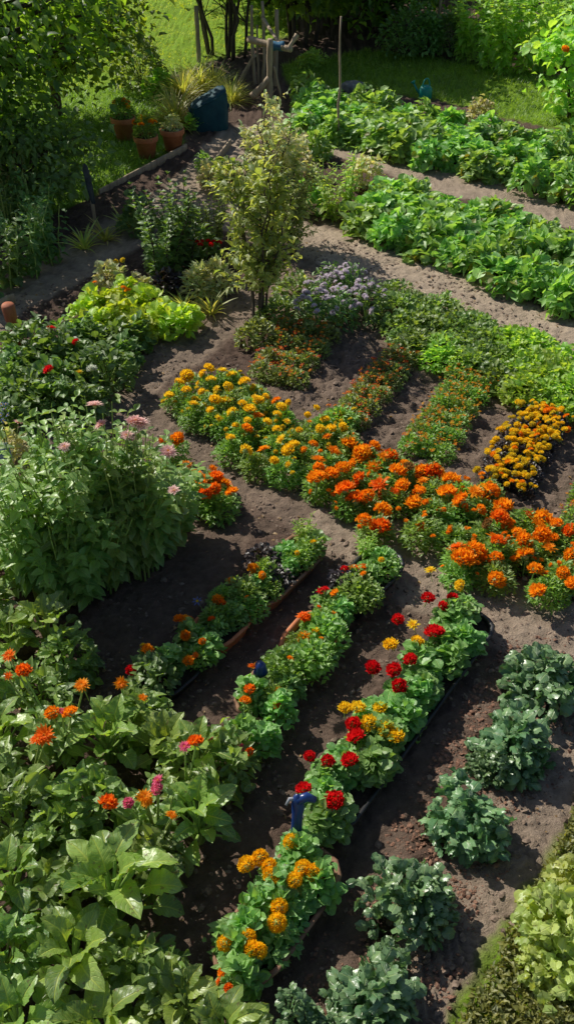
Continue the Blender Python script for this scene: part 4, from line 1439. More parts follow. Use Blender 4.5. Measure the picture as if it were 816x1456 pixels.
# ------------------------------------------------------------------ lower left jungle
J = [  # kind, px, py (ground), scale, label, category
    ('chard', 20, 935, 1.0, 'big leaved chard at the left edge below the tall pink clump', 'chard'),
    ('chard', 72, 925, 1.1, 'light green chard with broad leaves beside the dark path top', 'chard'),
    ('bean', 100, 965, 1.0, 'mid green bean plant behind the path end, left', 'bean plant'),
    ('chard', -20, 1000, 1.1, 'chard cut off by the left edge near the orange zinnias', 'chard'),
    ('chard', 8, 1075, 1.0, 'broad leaved chard at the left edge under the orange zinnias', 'chard'),
    ('bean', 60, 1020, 1.0, 'bean plant growing between two chards on the left', 'bean plant'),
    ('zinnialow', 95, 1075, 1.0, 'stalky zinnia with orange and pink blooms on the left', 'zinnia'),
    ('zinnialow', 45, 1120, 1.0, 'stalky zinnia with a large red orange bloom near the left edge', 'zinnia'),
    ('chard', 160, 1085, 1.15, 'chard with glossy broad leaves right of the orange zinnias', 'chard'),
    ('bean', 205, 1045, 1.0, 'bean plant at the end of the left trough row', 'bean plant'),
    ('zinnialow', 180, 1050, .9, 'zinnia with small orange blooms at the left trough row end', 'zinnia'),
    ('chard', 240, 1090, 1.0, 'upright chard leaves left of the middle trough row', 'chard'),
    ('chard', 285, 1115, 1.1, 'large chard left of the middle trough row end', 'chard'),
    ('bean', 325, 1110, .9, 'bean plant with pink flowers hanging over the dark path', 'bean plant'),
    ('zinnialow', 265, 1140, .9, 'zinnia with an orange and pink bloom among the chard', 'zinnia'),
    ('chard', 285, 1195, 1.05, 'chard drooping over the path, right side of the green mass', 'chard'),
    ('zinnialow', 225, 1200, .95, 'zinnia with red and orange blooms in the middle of the greens', 'zinnia'),
    ('bean', 140, 1170, 1.1, 'bean plant below the broad chard, centre of the greens', 'bean plant'),
    ('bean', 30, 1190, 1.1, 'pale bean plant at the left edge, middle of the greens', 'bean plant'),
    ('bean', 95, 1210, 1.0, 'bean plant second from the left edge, middle of the greens', 'bean plant'),
    ('bean', 215, 1250, .95, 'bean plant at the path edge above the huge chard', 'bean plant'),
    ('chard', 25, 1290, 1.1, 'upright chard at the left edge in the lower greens', 'chard'),
    ('chard', 165, 1305, 1.4, 'huge leaved chard overhanging the dark path at lower left', 'chard'),
    ('bean', 90, 1300, 1.0, 'bean plant left of the huge leaved chard', 'bean plant'),
    ('chard', 110, 1400, 1.2, 'large chard below the huge one, near the bottom', 'chard'),
    ('bean', 10, 1400, 1.2, 'bean plant at the left edge near the bottom', 'bean plant'),
    ('bean', 195, 1405, 1.0, 'bean plant between the big chard and the path, near the bottom', 'bean plant'),
    ('chard', 40, 1490, 1.1, 'chard in the bottom left corner', 'chard'),
    ('chard', 160, 1500, 1.1, 'chard at the bottom edge, second from the corner', 'chard'),
    ('chard', 262, 1455, .9, 'light green upright chard left of the pompom trough', 'chard'),
    ('bean', 240, 1415, .7, 'small bean plant at the path beside the pompom trough', 'bean plant'),
    ('chard', 320, 1490, .9, 'chard at the bottom edge below the pompom trough', 'chard'),
    ('bean', -30, 1120, 1.1, 'bean plant cut off by the left edge, upper greens', 'bean plant'),
    ('bean', -20, 890, 1.1, 'bean plant cut off by the left edge under the pink clump', 'bean plant'),
]
jr = []
for kind, px, py, s, lab, cat in J:
    jr.append(plant({'chard': 'chard_plant', 'bean': 'bean_plant', 'zinnialow': 'zinnia_plant'}[kind], kind, at(px, py)[:2], lab, cat, 'leafy crops at lower left', s))
for px, py, c, r, zz in [(14, 933, 'redorange', .034, .42), (34, 954, 'redorange', .036, .42), (64, 1046, 'redorange', .046, .42), (55, 1052, 'redorange', .036, .42), (117, 975, 'orange', .036, .42), (173, 971, 'orange', .032, .38),
                         (75, 1014, 'orange', .032, .42), (100, 1014, 'orange', .034, .42), (88, 1012, 'pink', .024, .42), (154, 1142, 'redorange', .036, .42), (205, 1134, 'orange', .036, .40), (210, 1140, 'orange', .026, .38), (278, 1055, 'redorange', .034, .40),
                         (203, 993, 'orange', .024, .36), (12, 962, 'redorange', .024, .40), (244, 1160, 'orange', .026, .38), (225, 1110, 'pink', .026, .42), (224, 1122, 'pink', .026, .40), (183, 1142, 'pink', .022, .40), (263, 1062, 'pink', .026, .40)]:
    p = at(px, py, zz)
    zz_ = [o_ for o_, j_ in zip(jr, J) if j_[0] == 'zinnialow']
    rt = min(zz_, key=lambda o_: math.hypot(o_.location[0] - p[0], o_.location[1] - p[1]))
    bloom(rt, R_(FZIN[c]) if c in FZIN and random.random() < .6 else R_(FL[c]), p, r, .3)
    st = MB()
    L_ = rt.location
    q0, q1 = np.array([L_[0], L_[1], 0.02]), np.array(p)
    st.tube([q0 * 0, (q1 - q0) * [.55, .55, .5], (q1 - q0) * [.92, .92, .85], q1 - q0], [.006, .005, .004, .003], 5)
    obj('stalk', st.mesh('flower_stalk', [M['stem']]), rt, (0, 0, .02))

# ------------------------------------------------------------------ left middle bed
G = quad_grid([(-10, 600), (120, 610), (235, 470), (30, 500)], 4, 6, .22)
gr = []
for r, c, xy in G:
    gr.append(plant('geranium_plant', 'geranium', xy, f'geranium in the shaded left bed, {ORD[r]} rank from below, {ORD[c]} from left', 'geranium', 'geraniums of the shaded left bed', random.uniform(.95, 1.2)))
for px, py, c, s, zz in [(73, 467, 'red', .036, .3), (108, 486, 'red', .026, .26), (69, 526, 'red', .036, .28), (113, 530, 'lemon', .03, .25), (131, 525, 'white', .036, .25), (35, 487, 'white', .016, .25), (28, 502, 'white', .014, .25), (50, 490, 'white', .014, .25)]:
    p = at(px, py, zz)
    bloom(min(gr, key=lambda o_: math.hypot(o_.location[0] - p[0], o_.location[1] - p[1])), R_(FL[c]), p, s, .3)
for i, (px, py) in enumerate([(120, 455), (150, 470), (175, 462), (205, 478), (140, 440), (195, 452), (165, 440), (225, 466), (255, 470), (240, 452), (215, 440), (185, 428), (140, 478), (268, 458)]):
    plant('lime_leaf_plant', 'lime', at(px, py + 6)[:2], f'lime yellow leaved plant in the left bed, {ORD[1 + sorted([120, 150, 175, 205, 140, 195, 165, 225, 255, 240, 215, 185, 140.5, 268]).index(px if i != 12 else 140.5)]} counting from the left', 'lime plant', 'lime yellow plants', random.uniform(1.0, 1.35))
for px, py in ((135, 398), (180, 405), (210, 418)):
    pass
T = [  # other single plants
    ('greypl', 165, 415, 1.1, 'silvery leaved plant behind the lime yellow plants', 'silvery plant'),
    ('greypl', 205, 425, .8, 'small silvery plant behind the lime plants, right one', 'silvery plant'),
    ('sage', 285, 425, .95, 'grey green sage bush left of the tall shrub', 'sage'),
    ('sage', 310, 418, .95, 'grey green sage bush nearest to the tall shrub', 'sage'),
    ('iris', 300, 445, .75, 'striped strap leaved plant at the edge of the path', 'strap leaved plant'),
    ('iris', 262, 440, .6, 'smaller strap leaved plant left of the sage bushes', 'strap leaved plant'),
    ('darkshrub', 232, 402, 1.2, 'dark upright shrub behind the lime plants, left', 'shrub'),
    ('darkshrub', 262, 385, 1.2, 'dark upright shrub behind the lime plants, nearer to the scarlet flowers', 'shrub'),
    ('upright', 222, 385, .9, 'upright green plant in front of the dark shrubs', 'leafy plant'),
    ('purplebed', 240, 420, 1.6, 'dark purple leaved plant at the foot of the dark shrubs', 'dark plant'),
    ('bronzeshrub', 300, 350, .85, 'reddish brown feathery shrub beside the tall central shrub', 'shrub'),
    ('geranium', 285, 372, 1.3, 'dark plant with a cluster of scarlet flowers by the tall shrub', 'bedding plant'),
    ('perennial', 12, 405, 1.15, 'tall dark perennial at the left edge under the tree', 'perennial'),
    ('perennial', 45, 390, 1.15, 'tall dark perennial with pale flower tips, second from left edge', 'perennial'),
    ('perennial', 78, 372, 1.05, 'dark leafy perennial left of the path bend', 'perennial'),
    ('perennial', -15, 430, 1.0, 'dark perennial cut off by the left edge beside the path', 'perennial'),
    ('perennial', 60, 345, 1.1, 'dark perennial in the back rank under the tree', 'perennial'),
    ('perennial', 15, 345, 1.1, 'dark perennial at the left edge, back rank under the tree', 'perennial'),
    ('iris', 120, 352, .85, 'strap leaved iris at the bend of the path', 'iris'),
    ('iris', 150, 340, .8, 'strap leaved iris at the foot of the spade', 'iris'),
    ('iris', 178, 322, .7, 'smallest strap leaved iris near the path, right of the spade', 'iris'),
    ('geranium', 195, 330, 1.2, 'low dark plant between spade and path', 'bedding plant'),
    ('greypl', 300, 265, .9, 'low grey green plant at the head of the centre path', 'silvery plant'),
    ('cover', 320, 250, 1.2, 'low leafy plant left of the tall shrub top', 'low plant'),
    ('begonia', 292, 245, 1.4, 'mid green low plant near the sunlit path patch', 'low plant'),
    ('greypl', 330, 275, 1.1, 'grey green plant left behind the tall central shrub', 'silvery plant'),
    ('greypl', 425, 255, 1.25, 'silvery plant right behind the tall central shrub', 'silvery plant'),
    ('potato', 425, 300, 1.0, 'bushy green plant right of the tall central shrub', 'leafy plant'),
    ('upright', 470, 310, 1.15, 'bright yellow green upright plant right of the tall shrub', 'leafy plant'),
    ('upright', 495, 290, 1.2, 'tallest yellow green upright plant beside the potato bed', 'leafy plant'),
    ('upright', 455, 290, 1.0, 'yellow green upright plant nearest the tall shrub', 'leafy plant'),
    ('greypl', 515, 265, 1.2, 'grey green plant at the left end of the near potato bed', 'silvery plant'),
    ('potato', 450, 225, .9, 'bushy plant behind the yellow green upright plants', 'leafy plant'),
    ('cover', 395, 455, 1.1, 'low plant at the foot of the tall shrub, path side', 'low plant'),
    ('bronzebed', 365, 490, 1.4, 'bronze low plant below the tall shrub rods', 'bedding plant'),
    ('cover', 425, 425, 1.1, 'low leafy plant left of the lilac asters', 'low plant'),
    ('greypl', 20, 670, 1.0, 'grey green plant beside the slate plant sign', 'silvery plant'),
    ('geranium', 25, 625, 1.1, 'dark plant at the left edge behind the slate sign', 'bedding plant'),
    ('geranium', -5, 735, 1.1, 'dark plant with red and pink flowers at the left edge', 'bedding plant'),
    ('greypl', 10, 790, 1.2, 'grey green plant at the left edge below the pink flowers', 'silvery plant'),
    ('zinnialow', 30, 830, 1.1, 'leafy stems at the left edge beneath the tall clump', 'zinnia'),
    ('perennial', 5, 625, .7, 'blue flowered salvia at the left picture edge', 'salvia'),
]
tr = {}
for kind, px, py, s, lab, cat in T:
    tr[lab] = plant({'greypl': 'silvery_plant', 'sage': 'sage_bush', 'iris': 'strap_leaved_plant', 'bronzeshrub': 'bronze_shrub', 'darkshrub': 'dark_shrub', 'upright': 'leafy_plant', 'perennial': 'perennial_plant', 'cover': 'low_plant', 'potato': 'leafy_plant', 'zinnialow': 'leafy_plant'}.get(kind, 'bedding_plant'),
                    kind, at(px, py)[:2], lab, cat, None, s)


def blooms(key, lst):
    for px, py, zz, me, s in lst:
        bloom(tr[key], me, at(px, py, zz), s)


blooms('dark plant with a cluster of scarlet flowers by the tall shrub', [(x, y, .26, R_(FL['red']), .022) for x, y in ((272, 340), (280, 343), (288, 343), (296, 343), (304, 344), (312, 345), (276, 336), (285, 348), (300, 348))] + [(x, y, .2, R_(small['white']), .016) for x, y in ((283, 352), (294, 354), (303, 352))])
blooms('dark plant with red and pink flowers at the left edge', [(2, 688, .3, R_(FL['red']), .036), (8, 702, .28, R_(FL['pink']), .03), (17, 705, .28, R_(FL['pink']), .026), (3, 708, .27, R_(FL['pink']), .026)])
blooms('grey green plant beside the slate plant sign', [(27, 601, .36, R_(FZIN['pale']), .032)])
blooms('blue flowered salvia at the left picture edge', [(x, y, .32, R_(small['blue']), .02) for x, y in ((3, 575), (7, 582), (2, 590), (9, 575), (5, 598), (12, 590))])
blooms('tall dark perennial with pale flower tips, second from left edge', [(x, y, .5, R_(small['white']), .016) for x, y in ((48, 290), (52, 302), (44, 312), (60, 318), (30, 310))])
for lab_, px, py, zz in (('silvery leaved plant behind the lime yellow plants', 165, 372, .28), ('silvery leaved plant behind the lime yellow plants', 175, 370, .28)):
    bloom(tr[lab_], R_(FL['lemon']), at(px, py, zz), .022)
lp = [o_ for o_ in scene.objects if o_.name.startswith('lime_leaf_plant')]
for px, py in ((176, 410), (182, 413), (135, 402)):
    p = at(px, py, .2)
    bloom(min(lp, key=lambda o_: math.hypot(o_.location[0] - p[0], o_.location[1] - p[1])), R_(FL['orange']), p, .026)
# ------------------------------------------------------------------ trees and tall shrubs


def tree_meshes(seed, lm, tpls, n, h0, h1, rx, ry, size, trunk_r, clumps=60, cl=.16, stems=1, spread=.1, bark='bark', taper=.35, lean=(0, 0)):
    r = np.random.default_rng(seed)
    tb, cb = MB(), MB()
    zc, zr = (h0 + h1) / 2, (h1 - h0) / 2
    feet = []
    for s in range(stems):
        a = r.uniform(0, 6.3)
        f = np.array([math.cos(a), math.sin(a), 0]) * spread * (r.uniform(.2, 1) if stems > 1 else 0)
        top = np.array([f[0] * 2.2 + lean[0], f[1] * 2.2 + lean[1], h0 + (h1 - h0) * r.uniform(.45, .8)])
        t = np.linspace(0, 1, 8)[:, None]
        pts = f + (top - f) * t + r.normal(0, .02, (8, 3)) * np.sin(t * PI) * max(1, h1 * .8)
        pts[0, 2] = -.05
        tb.tube(pts, np.linspace(trunk_r, trunk_r * taper, 8), 8)
        feet.append(pts)
    P = []
    for k in range(clumps):
        d = r.normal(0, 1, 3)
        d /= np.linalg.norm(d)
        q = r.uniform(.35, 1) ** .6
        c = np.array([d[0] * rx * q + lean[0] * .6, d[1] * ry * q + lean[1] * .6, zc + d[2] * zr * q])
        st = feet[r.integers(len(feet))]
        j = min(7, max(2, int((c[2] - h0 * .4) / max(h1, .1) * 8)))
        b = st[j]
        mid = (b + c) / 2 + np.array([0, 0, .06 * zr])
        tb.tube([b, mid, c], [trunk_r * .3, trunk_r * .18, trunk_r * .08], 5, 0, False)
        m_ = int(n / clumps * r.uniform(.5, 1.5))
        g = r.normal(0, 1, (m_, 3)) * cl * np.array([1.15, 1.15, .7]) * r.uniform(.7, 1.25)
        P.append(c + g)
    P = np.concatenate(P)
    P = P[P[:, 2] > .08]
    k = len(P)
    az = np.arctan2(P[:, 1], P[:, 0]) + r.normal(0, 1.0, k)
    scatter(cb, tpls, P, az, r.normal(-.15, .5, k), r.normal(0, .5, k), size * r.uniform(.6, 1.25, k), 0, r)
    return tb.mesh('trunk', [M[bark]]), cb.mesh('crown', [M[lm]])


def tree(name, label, cat, xy, group=None, **kw):
    root = thing(name, label, cat, (xy[0], xy[1], 0), group)
    root.scale = (1.22, 1.22, 1.22)
    t, c = tree_meshes(**kw)
    obj('trunk', t, root)
    obj('crown', c, root)
    return root


tree('garden_tree', 'dark spreading tree filling the top left corner, largest of all', 'tree', at(-75, 262)[:2], seed=1, lm='tree', tpls=T_OV, n=6200, h0=.35, h1=1.9, rx=1.1, ry=1.0, size=.08, trunk_r=.11, clumps=110, cl=.17, lean=(.35, 0))
tree('garden_tree', 'dark leafy tree in the top left, right behind the terracotta pots', 'tree', at(82, 165)[:2], seed=2, lm='tree', tpls=T_OV, n=4200, h0=.3, h1=1.75, rx=.82, ry=.6, size=.08, trunk_r=.05, clumps=70, cl=.16)
tree('conifer', 'grey green conifer at the left picture edge under the dark tree', 'conifer', at(-5, 300)[:2], seed=3, lm='sage', tpls=T_LANCE, n=1800, h0=.15, h1=.85, rx=.28, ry=.28, size=.07, trunk_r=.03, clumps=40, cl=.07)
tree('garden_shrub', 'round dark shrub between the big tree and the left bed', 'shrub', at(40, 305)[:2], seed=4, lm='dark', tpls=T_OV, n=2400, h0=.1, h1=.75, rx=.55, ry=.4, size=.07, trunk_r=.03, clumps=45, cl=.1)
tree('multistem_tree', 'many stemmed tree with dark leaves at the top centre of the picture', 'tree', at(322, 78)[:2], seed=5, lm='tree', tpls=T_OV, n=5200, h0=.62, h1=2.1, rx=1.25, ry=.7, size=.12, trunk_r=.020, clumps=85, cl=.18, stems=11, spread=.28)
tree('garden_tree', 'leafy tree at the top centre behind the rustic wooden frame', 'tree', at(430, 62)[:2], seed=6, lm='tree', tpls=T_OV, n=4600, h0=.45, h1=2.0, rx=1.0, ry=.7, size=.12, trunk_r=.028, clumps=75, cl=.18, stems=4, spread=.2)
tree('garden_tree', 'dark tree at the top right of centre behind the grass strip', 'tree', at(530, 45)[:2], seed=7, lm='tree', tpls=T_OV, n=3600, h0=.1, h1=1.35, rx=.85, ry=.7, size=.11, trunk_r=.06, clumps=75, cl=.18, stems=3, spread=.15)
for i, (px, py, s) in enumerate([(470, 20, 1.3), (575, -25, 1.3), (690, -45, 1.2), (800, -50, 1.2), (900, -45, 1.3), (380, 5, 1.4)]):
    tree('hedge_shrub', ['dark hedge shrub behind the trees at the top, left of centre', 'dark hedge shrub at the top edge right of centre', 'dark hedge shrub at the top edge above the leaning stake',
                         'dark hedge shrub in the top right corner', 'dark hedge shrub beyond the right picture edge', 'dark hedge shrub behind the many stemmed tree'][i], 'shrub', at(px, py)[:2], 'dark hedge shrubs along the back',
         seed=20 + i, lm='tree', tpls=T_OV, n=3000, h0=.1, h1=1.6 * s, rx=.9 * s, ry=.6, size=.13, trunk_r=.05, clumps=60, cl=.2, stems=3, spread=.15)
# the two airy shrubs at the centre
plant('tall_shrub', 'tallbright', at(368, 455)[:2], 'tall airy yellow green shrub on thin dark stems at the centre', 'shrub')
plant('tall_shrub', 'tallsilver', at(390, 345)[:2], 'tall silvery shrub right behind the yellow green one at the centre', 'shrub')
plant('tall_shrub', 'tallbright', at(415, 365)[:2], 'shorter yellow green shrub right of the tall silvery one', 'shrub', None, .62)
# shrubs and tall vegetables across the grass strip, top right
TR = [
    ('tomato', 690, 95, .95, 'sunlit tomato like plant across the grass strip, left end of its bank'), ('tomato', 725, 105, 1.0, 'sunlit tall vegetable plant across the grass strip, second from left'),
    ('tomato', 665, 85, .9, 'dark tall vegetable plant behind the grass strip, left of the bank'), ('tomato', 760, 100, 1.05, 'sunlit tall vegetable plant in the middle of the far right bank'),
    ('tomato', 795, 95, 1.1, 'tall vegetable plant in the far right bank near the picture edge'), ('tomato', 740, 70, 1.1, 'tall vegetable plant in the back rank of the far right bank'),
    ('tomato', 700, 60, 1.0, 'tall vegetable plant in the back rank, behind the left end'), ('tomato', 790, 60, 1.15, 'tall vegetable plant in the back rank near the right edge'),
    ('tomato', 830, 70, 1.1, 'tall vegetable plant cut off by the right edge, far bank'),
]
for kind, px, py, s, lab in TR:
    plant('vegetable_plant', kind, at(px, py)[:2], lab, 'vegetable plant', 'tall vegetables across the grass strip', s)
for i, (px, py, s) in enumerate([(605, 80, .9), (640, 78, .95), (572, 80, .85)]):
    plant('garden_shrub', 'shrub', at(px, py)[:2], ['dark round shrub behind the turquoise watering can', 'dark shrub beside the leaning stake', 'dark shrub at the left end of the far bank', 'dark low shrub in front of the tall vegetables, left', 'dark low shrub in front of the tall vegetables, right'][i], 'shrub', None, s)
q_ = thing('nasturtium_bush', 'bright leafy bush with an orange flower at the right edge', 'bush', at(820, 165)[:2].tolist() + [0])
t_, c_ = tree_meshes(seed=41, lm='bright', tpls=T_ROUND + T_OV, n=1700, h0=.08, h1=.95, rx=.42, ry=.35, size=.085, trunk_r=.02, clumps=40, cl=.09, stems=5, spread=.1)
q_.scale = (1.2, 1.2, 1.2)
obj('trunk', t_, q_)
obj('crown', c_, q_)
_b = at(803, 70, 1.05)
obj('flower', FL['orange'][0], q_, tuple((_b - np.array(q_.location)) / 1.2), (.5, .2, 0), .034)
# little bushes beside the lawn
plant('bright_bush', 'brightshrub', at(225, 135)[:2], 'bright yellow green bush behind the terracotta pots', 'bush', None, 1.35)
plant('garden_shrub', 'greenshrub', at(205, 130)[:2], 'green shrub between the dark tree and the sunlit lawn', 'shrub', None, .95)
for i, (px, py, s, lab) in enumerate([(250, 175, 1.0, 'pale ornamental grass tuft behind the terracotta pots'), (285, 130, 1.05, 'sunlit ornamental grass tuft above the covered sack'), (262, 140, 1.0, 'ornamental grass tuft left of the sunlit one'),
                                      (305, 128, .9, 'ornamental grass tuft right of the sunlit one, near the frame'), (330, 145, .8, 'short grass tuft beside the covered sack, right')]):
    plant('ornamental_grass', 'ornamental', at(px, py)[:2], lab, 'grass tuft', 'ornamental grass tufts', s)
plant('low_plant', 'lettuce', at(275, 188)[:2], 'small bright plant at the foot of the covered sack', 'low plant', None, 1.1)
plant('low_plant', 'coverbright', at(440, 95)[:2], 'small sunlit plant at the left end of the grass strip', 'low plant', None, 1.2)
plant('silvery_plant', 'greypl', at(685, 175)[:2], 'silvery upright plant sticking out of the far vegetable bed', 'silvery plant', None, 1.1)

# ------------------------------------------------------------------ terracotta pots
POT = MB()
POT.lathe([(.0, .012), (.07, .012), (.075, .0), (.082, .0), (.108, .165), (.112, .166), (.122, .168), (.126, .175), (.128, .215), (.125, .222), (.116, .222), (.112, .215), (.104, .19), (.0, .192)], 28)
POT_ME = POT.mesh('clay_pot', [M['terracotta']])
SO = MB()
SO.lathe([(.001, .204), (.05, .207), (.106, .197)], 20)
SO_ME = SO.mesh('pot_soil', [M['soil']])
for px, py, s, lab in [(210, 224, 1.0, 'terracotta pot holding orange flowers, front left of three'), (247, 214, 1.0, 'terracotta pot holding a pale green plant, right of three'), (178, 198, 1.05, 'terracotta pot holding orange flowers in the tree shade, rearmost')]:
    rt = thing('terracotta_pot', lab, 'flower pot', at(px, py)[:2].tolist() + [.005], 'terracotta pots beside the path')
    obj('pot', POT_ME, rt, scale=s)
    obj('soil', SO_ME, rt, scale=s)
for px, py, kind, lab, cs_ in [(210, 224, 'marigold', 'orange flowering plant growing in the front left terracotta pot', 'orange'), (247, 214, 'greypl', 'pale green plant growing in the right terracotta pot', None), (178, 198, 'marigold', 'orange flowering plant growing in the rear terracotta pot', 'orange')]:
    xy = at(px, py)[:2]
    rt = plant('potted_plant', kind, xy, lab, 'potted plant', None, .72 if kind == 'greypl' else 1.15, z=.195)
    if cs_:
        for i in range(14):
            a, d = random.uniform(0, 6.3), .11 * math.sqrt(random.random())
            bloom(rt, R_(FL['orange'] + FL['yellow']), (xy[0] + d * math.cos(a), xy[1] + d * math.sin(a), .42 - d * .6), random.uniform(.022, .034), .4)

# ------------------------------------------------------------------ covered sack (teal)
xy = at(298, 182)[:2]
mb = MB()
nu, nv = 40, 22
V = []
rr = np.random.default_rng(3)
for j in range(nv + 1):
    t = j / nv
    for i in range(nu):
        a = i / nu * 2 * PI
        ca, sa = math.cos(a), math.sin(a)
        sq = (abs(ca) ** 3.2 + abs(sa) ** 3.2) ** (-1 / 3.2)
        prof = (1.0 - .10 * t + .05 * math.sin(t * 3)) if t < .72 else (1.0 - .072) * math.sqrt(max(0, 1 - ((t - .72) / .28) ** 2.4))
        z = .36 * min(1, t / .8) if t < .8 else .36 + .03 * math.sin((t - .8) / .2 * PI / 2)
        x = .225 * sq * ca * prof
        y = .155 * sq * sa * prof
        z = z * (1 + .28 * x / .22)                       # the top slopes up to the right
        fold = .010 * math.sin(a * 7 + 2.2 * math.sin(t * 5)) * math.sin(min(1, t * 1.3) * PI) + .006 * math.sin(a * 13 + 4 * t)
        V.append((x * (1 + fold * 4), y * (1 + fold * 4), z + fold * (t > .5)))
f = [(j * nu + i, j * nu + (i + 1) % nu, (j + 1) * nu + (i + 1) % nu, (j + 1) * nu + i) for j in range(nv) for i in range(nu)]
mb.add(V, f)
sack = thing('garden_sack', 'dark teal garden sack with a rolled top standing at the path end', 'sack', (xy[0], xy[1], 0))
obj('bag', mb.mesh('bag', [M['tarp']]), sack, (0, 0, 0), (0, 0, .25))
mb = MB()
a = np.linspace(0, 2 * PI, 41)
sq = (np.abs(np.cos(a)) ** 3.2 + np.abs(np.sin(a)) ** 3.2) ** (-1 / 3.2)
xx = .205 * sq * np.cos(a)
mb.tube(np.column_stack([xx, .14 * sq * np.sin(a), .345 * (1 + .28 * xx / .22) + .006 * np.sin(a * 6)]), .013, 8)
obj('rim', mb.mesh('rim', [M['tarp']]), sack, (0, 0, 0), (0, 0, .25))
for sx in (-1, 1):
    mb = MB()
    t = np.linspace(0, PI, 10)
    mb.tube(np.column_stack([sx * (.215 + .03 * np.sin(t)), .05 * np.cos(t), .2 + .06 * np.sin(t)]), .008, 6)
    obj('handle', mb.mesh('handle', [M['tarp']]), sack, (0, 0, 0), (0, 0, .25))

# ------------------------------------------------------------------ rustic wooden frame
def rod(mb, a, b, r0, r1, seed=0, bend=.012, n=9, sides=8):
    r = np.random.default_rng(seed)
    t = np.linspace(0, 1, n)[:, None]
    a, b = np.array(a, float), np.array(b, float)
    L_ = np.linalg.norm(b - a)
    pts = a + (b - a) * t + np.cumsum(r.normal(0, bend, (n, 3)), 0) * L_ * .35 * np.sin(t * PI)
    rad = np.linspace(r0, r1, n) * (1 + r.normal(0, .07, n))
    mb.tube(pts, rad, sides)


fr = at(384, 152)[:2]
frm = thing('pole_trellis', 'rustic trellis of weathered poles with a forked crossbar by the shrub', 'trellis', (fr[0], fr[1], 0))


sack.scale = (.92, .92, .92)


def pole_part(name, a, b, r0, r1, seed, mat='wood', parent=frm, bend=.012):
    mb = MB()
    rod(mb, a, b, r0, r1, seed, bend)
    return obj(name, mb.mesh(name, [M[mat]]), parent)


frm.scale = (.95, .95, .9)
yb = at(358, 120)[1] - fr[1]
pole_part('post', (0, 0, -.1), (.01, 0, .82), .040, .034, 1)
pole_part('post', (-.20, yb, -.1), (-.235, yb + .03, 1.0), .026, .018, 2)
pole_part('post', (-.09, yb, -.1), (-.10, yb + .03, 1.05), .024, .018, 3)
pole_part('post', (.06, yb, -.1), (.08, yb + .03, .95), .03, .024, 4)
pole_part('post', (-.16, yb + .05, -.1), (-.17, yb + .08, .75), .016, .012, 5)
pole_part('crossbar', (-.26, yb * .35, .74), (.26, -.02, .70), .045, .036, 6)
pole_part('crossbar', (-.10, yb, .86), (.16, .0, .72), .026, .02, 7)
pole_part('fork', (.22, -.01, .70), (.33, .05, .86), .022, .03, 8)
pole_part('brace', (-.42, yb + .05, .02), (-.2, yb, .40), .03, .024, 9)
pole_part('brace', (-.22, .02, .12), (.0, 0, .36), .045, .038, 10, bend=.03)
pole_part('brace', (.14, .05, .1), (.05, 0, .5), .016, .014, 11)
mb = MB()
t = np.linspace(0, 1, 7)
prof = [(.054 + .006 * math.sin(9 * q), (q - .5) * .17) for q in t]
mb.lathe([(.001, -.085)] + prof + [(.001, .085)], 14, wob=.09)
rg = obj('cloth_wrap', mb.mesh('cloth_wrap', [M['rag']]), frm, (.09, yb * .10, .715), (0, PI / 2, -.15))

# single posts, stakes, spade
def stake(name, label, cat, px, py, h, r0, r1, lean=(0, 0), mat='wood', seed=0, bend=.01):
    p = at(px, py)
    mb = MB()
    rod(mb, (0, 0, -.1), (lean[0], lean[1], h * 1.22), r0, r1, seed, bend)
    o = obj(name, mb.mesh(name, [M[mat]]), None, (p[0], p[1], 0))
    tag(o, label, cat)


stake('wooden_post', 'upright wooden post at the edge of the sunlit lawn', 'post', 283, 88, .55, .032, .028, seed=21)
stake('garden_stake', 'thin tall bare stake in the far vegetable bed', 'stake', 482, 205, 1.02, .014, .009, (-.02, .02), seed=22, bend=.02)
stake('garden_stake', 'leaning wooden stake among the dark shrubs at the top right', 'stake', 616, 66, .62, .022, .018, (.06, 0), seed=23)
sp = at(139, 332)
spade = thing('spade', 'spade stuck upright by its wooden shaft, dark blue metal socket on top', 'spade', (sp[0], sp[1], 0))
mb = MB()
rod(mb, (0, 0, -.15), (-.015, 0, .27), .022, .020, 31, .004)
obj('shaft', mb.mesh('shaft', [M['wood']]), spade)
mb = MB()
V, f = [], []
for j, (z, wd, dp) in enumerate([(.25, .024, .024), (.30, .030, .026), (.36, .036, .014), (.50, .038, .010), (.545, .030, .008), (.56, .010, .006)]):
    for i in range(10):
        a = i / 10 * 2 * PI
        V.append((wd * math.cos(a) - .045 * (z - .25) / .3, dp * math.sin(a) - .010 * math.cos(a) ** 2, z))
for j in range(5):
    for i in range(10):
        f.append((j * 10 + i, j * 10 + (i + 1) % 10, j * 10 + 10 + (i + 1) % 10, j * 10 + 10 + i))
mb.add(V, f)
obj('blade', mb.mesh('blade', [M['steel']]), spade)
spade.scale = (.75, .9, 1.1)

# board edging between lawn and path
for lab, a, b in (('weathered edging board between the shaded grass and the path', (142, 279), (266, 213)), ('shorter edging board along the far side of the path head', (285, 262), (328, 206)), ('pale edging board at the left edge below the dark perennials', (-20, 445), (22, 428))):
    A, B = at(*a)[:2], at(*b)[:2]
    mb = MB()
    L_ = np.linalg.norm(B - A)
    c = (A + B) / 2
    mb.box((0, 0, .02), (L_, .022, .09), 0, 0, .004)
    o = obj('edging_board', mb.mesh('edging_board', [M['wood']]), None, (c[0], c[1], 0), (0, 0, math.atan2(B[1] - A[1], B[0] - A[0])))
    tag(o, lab, 'edging board')
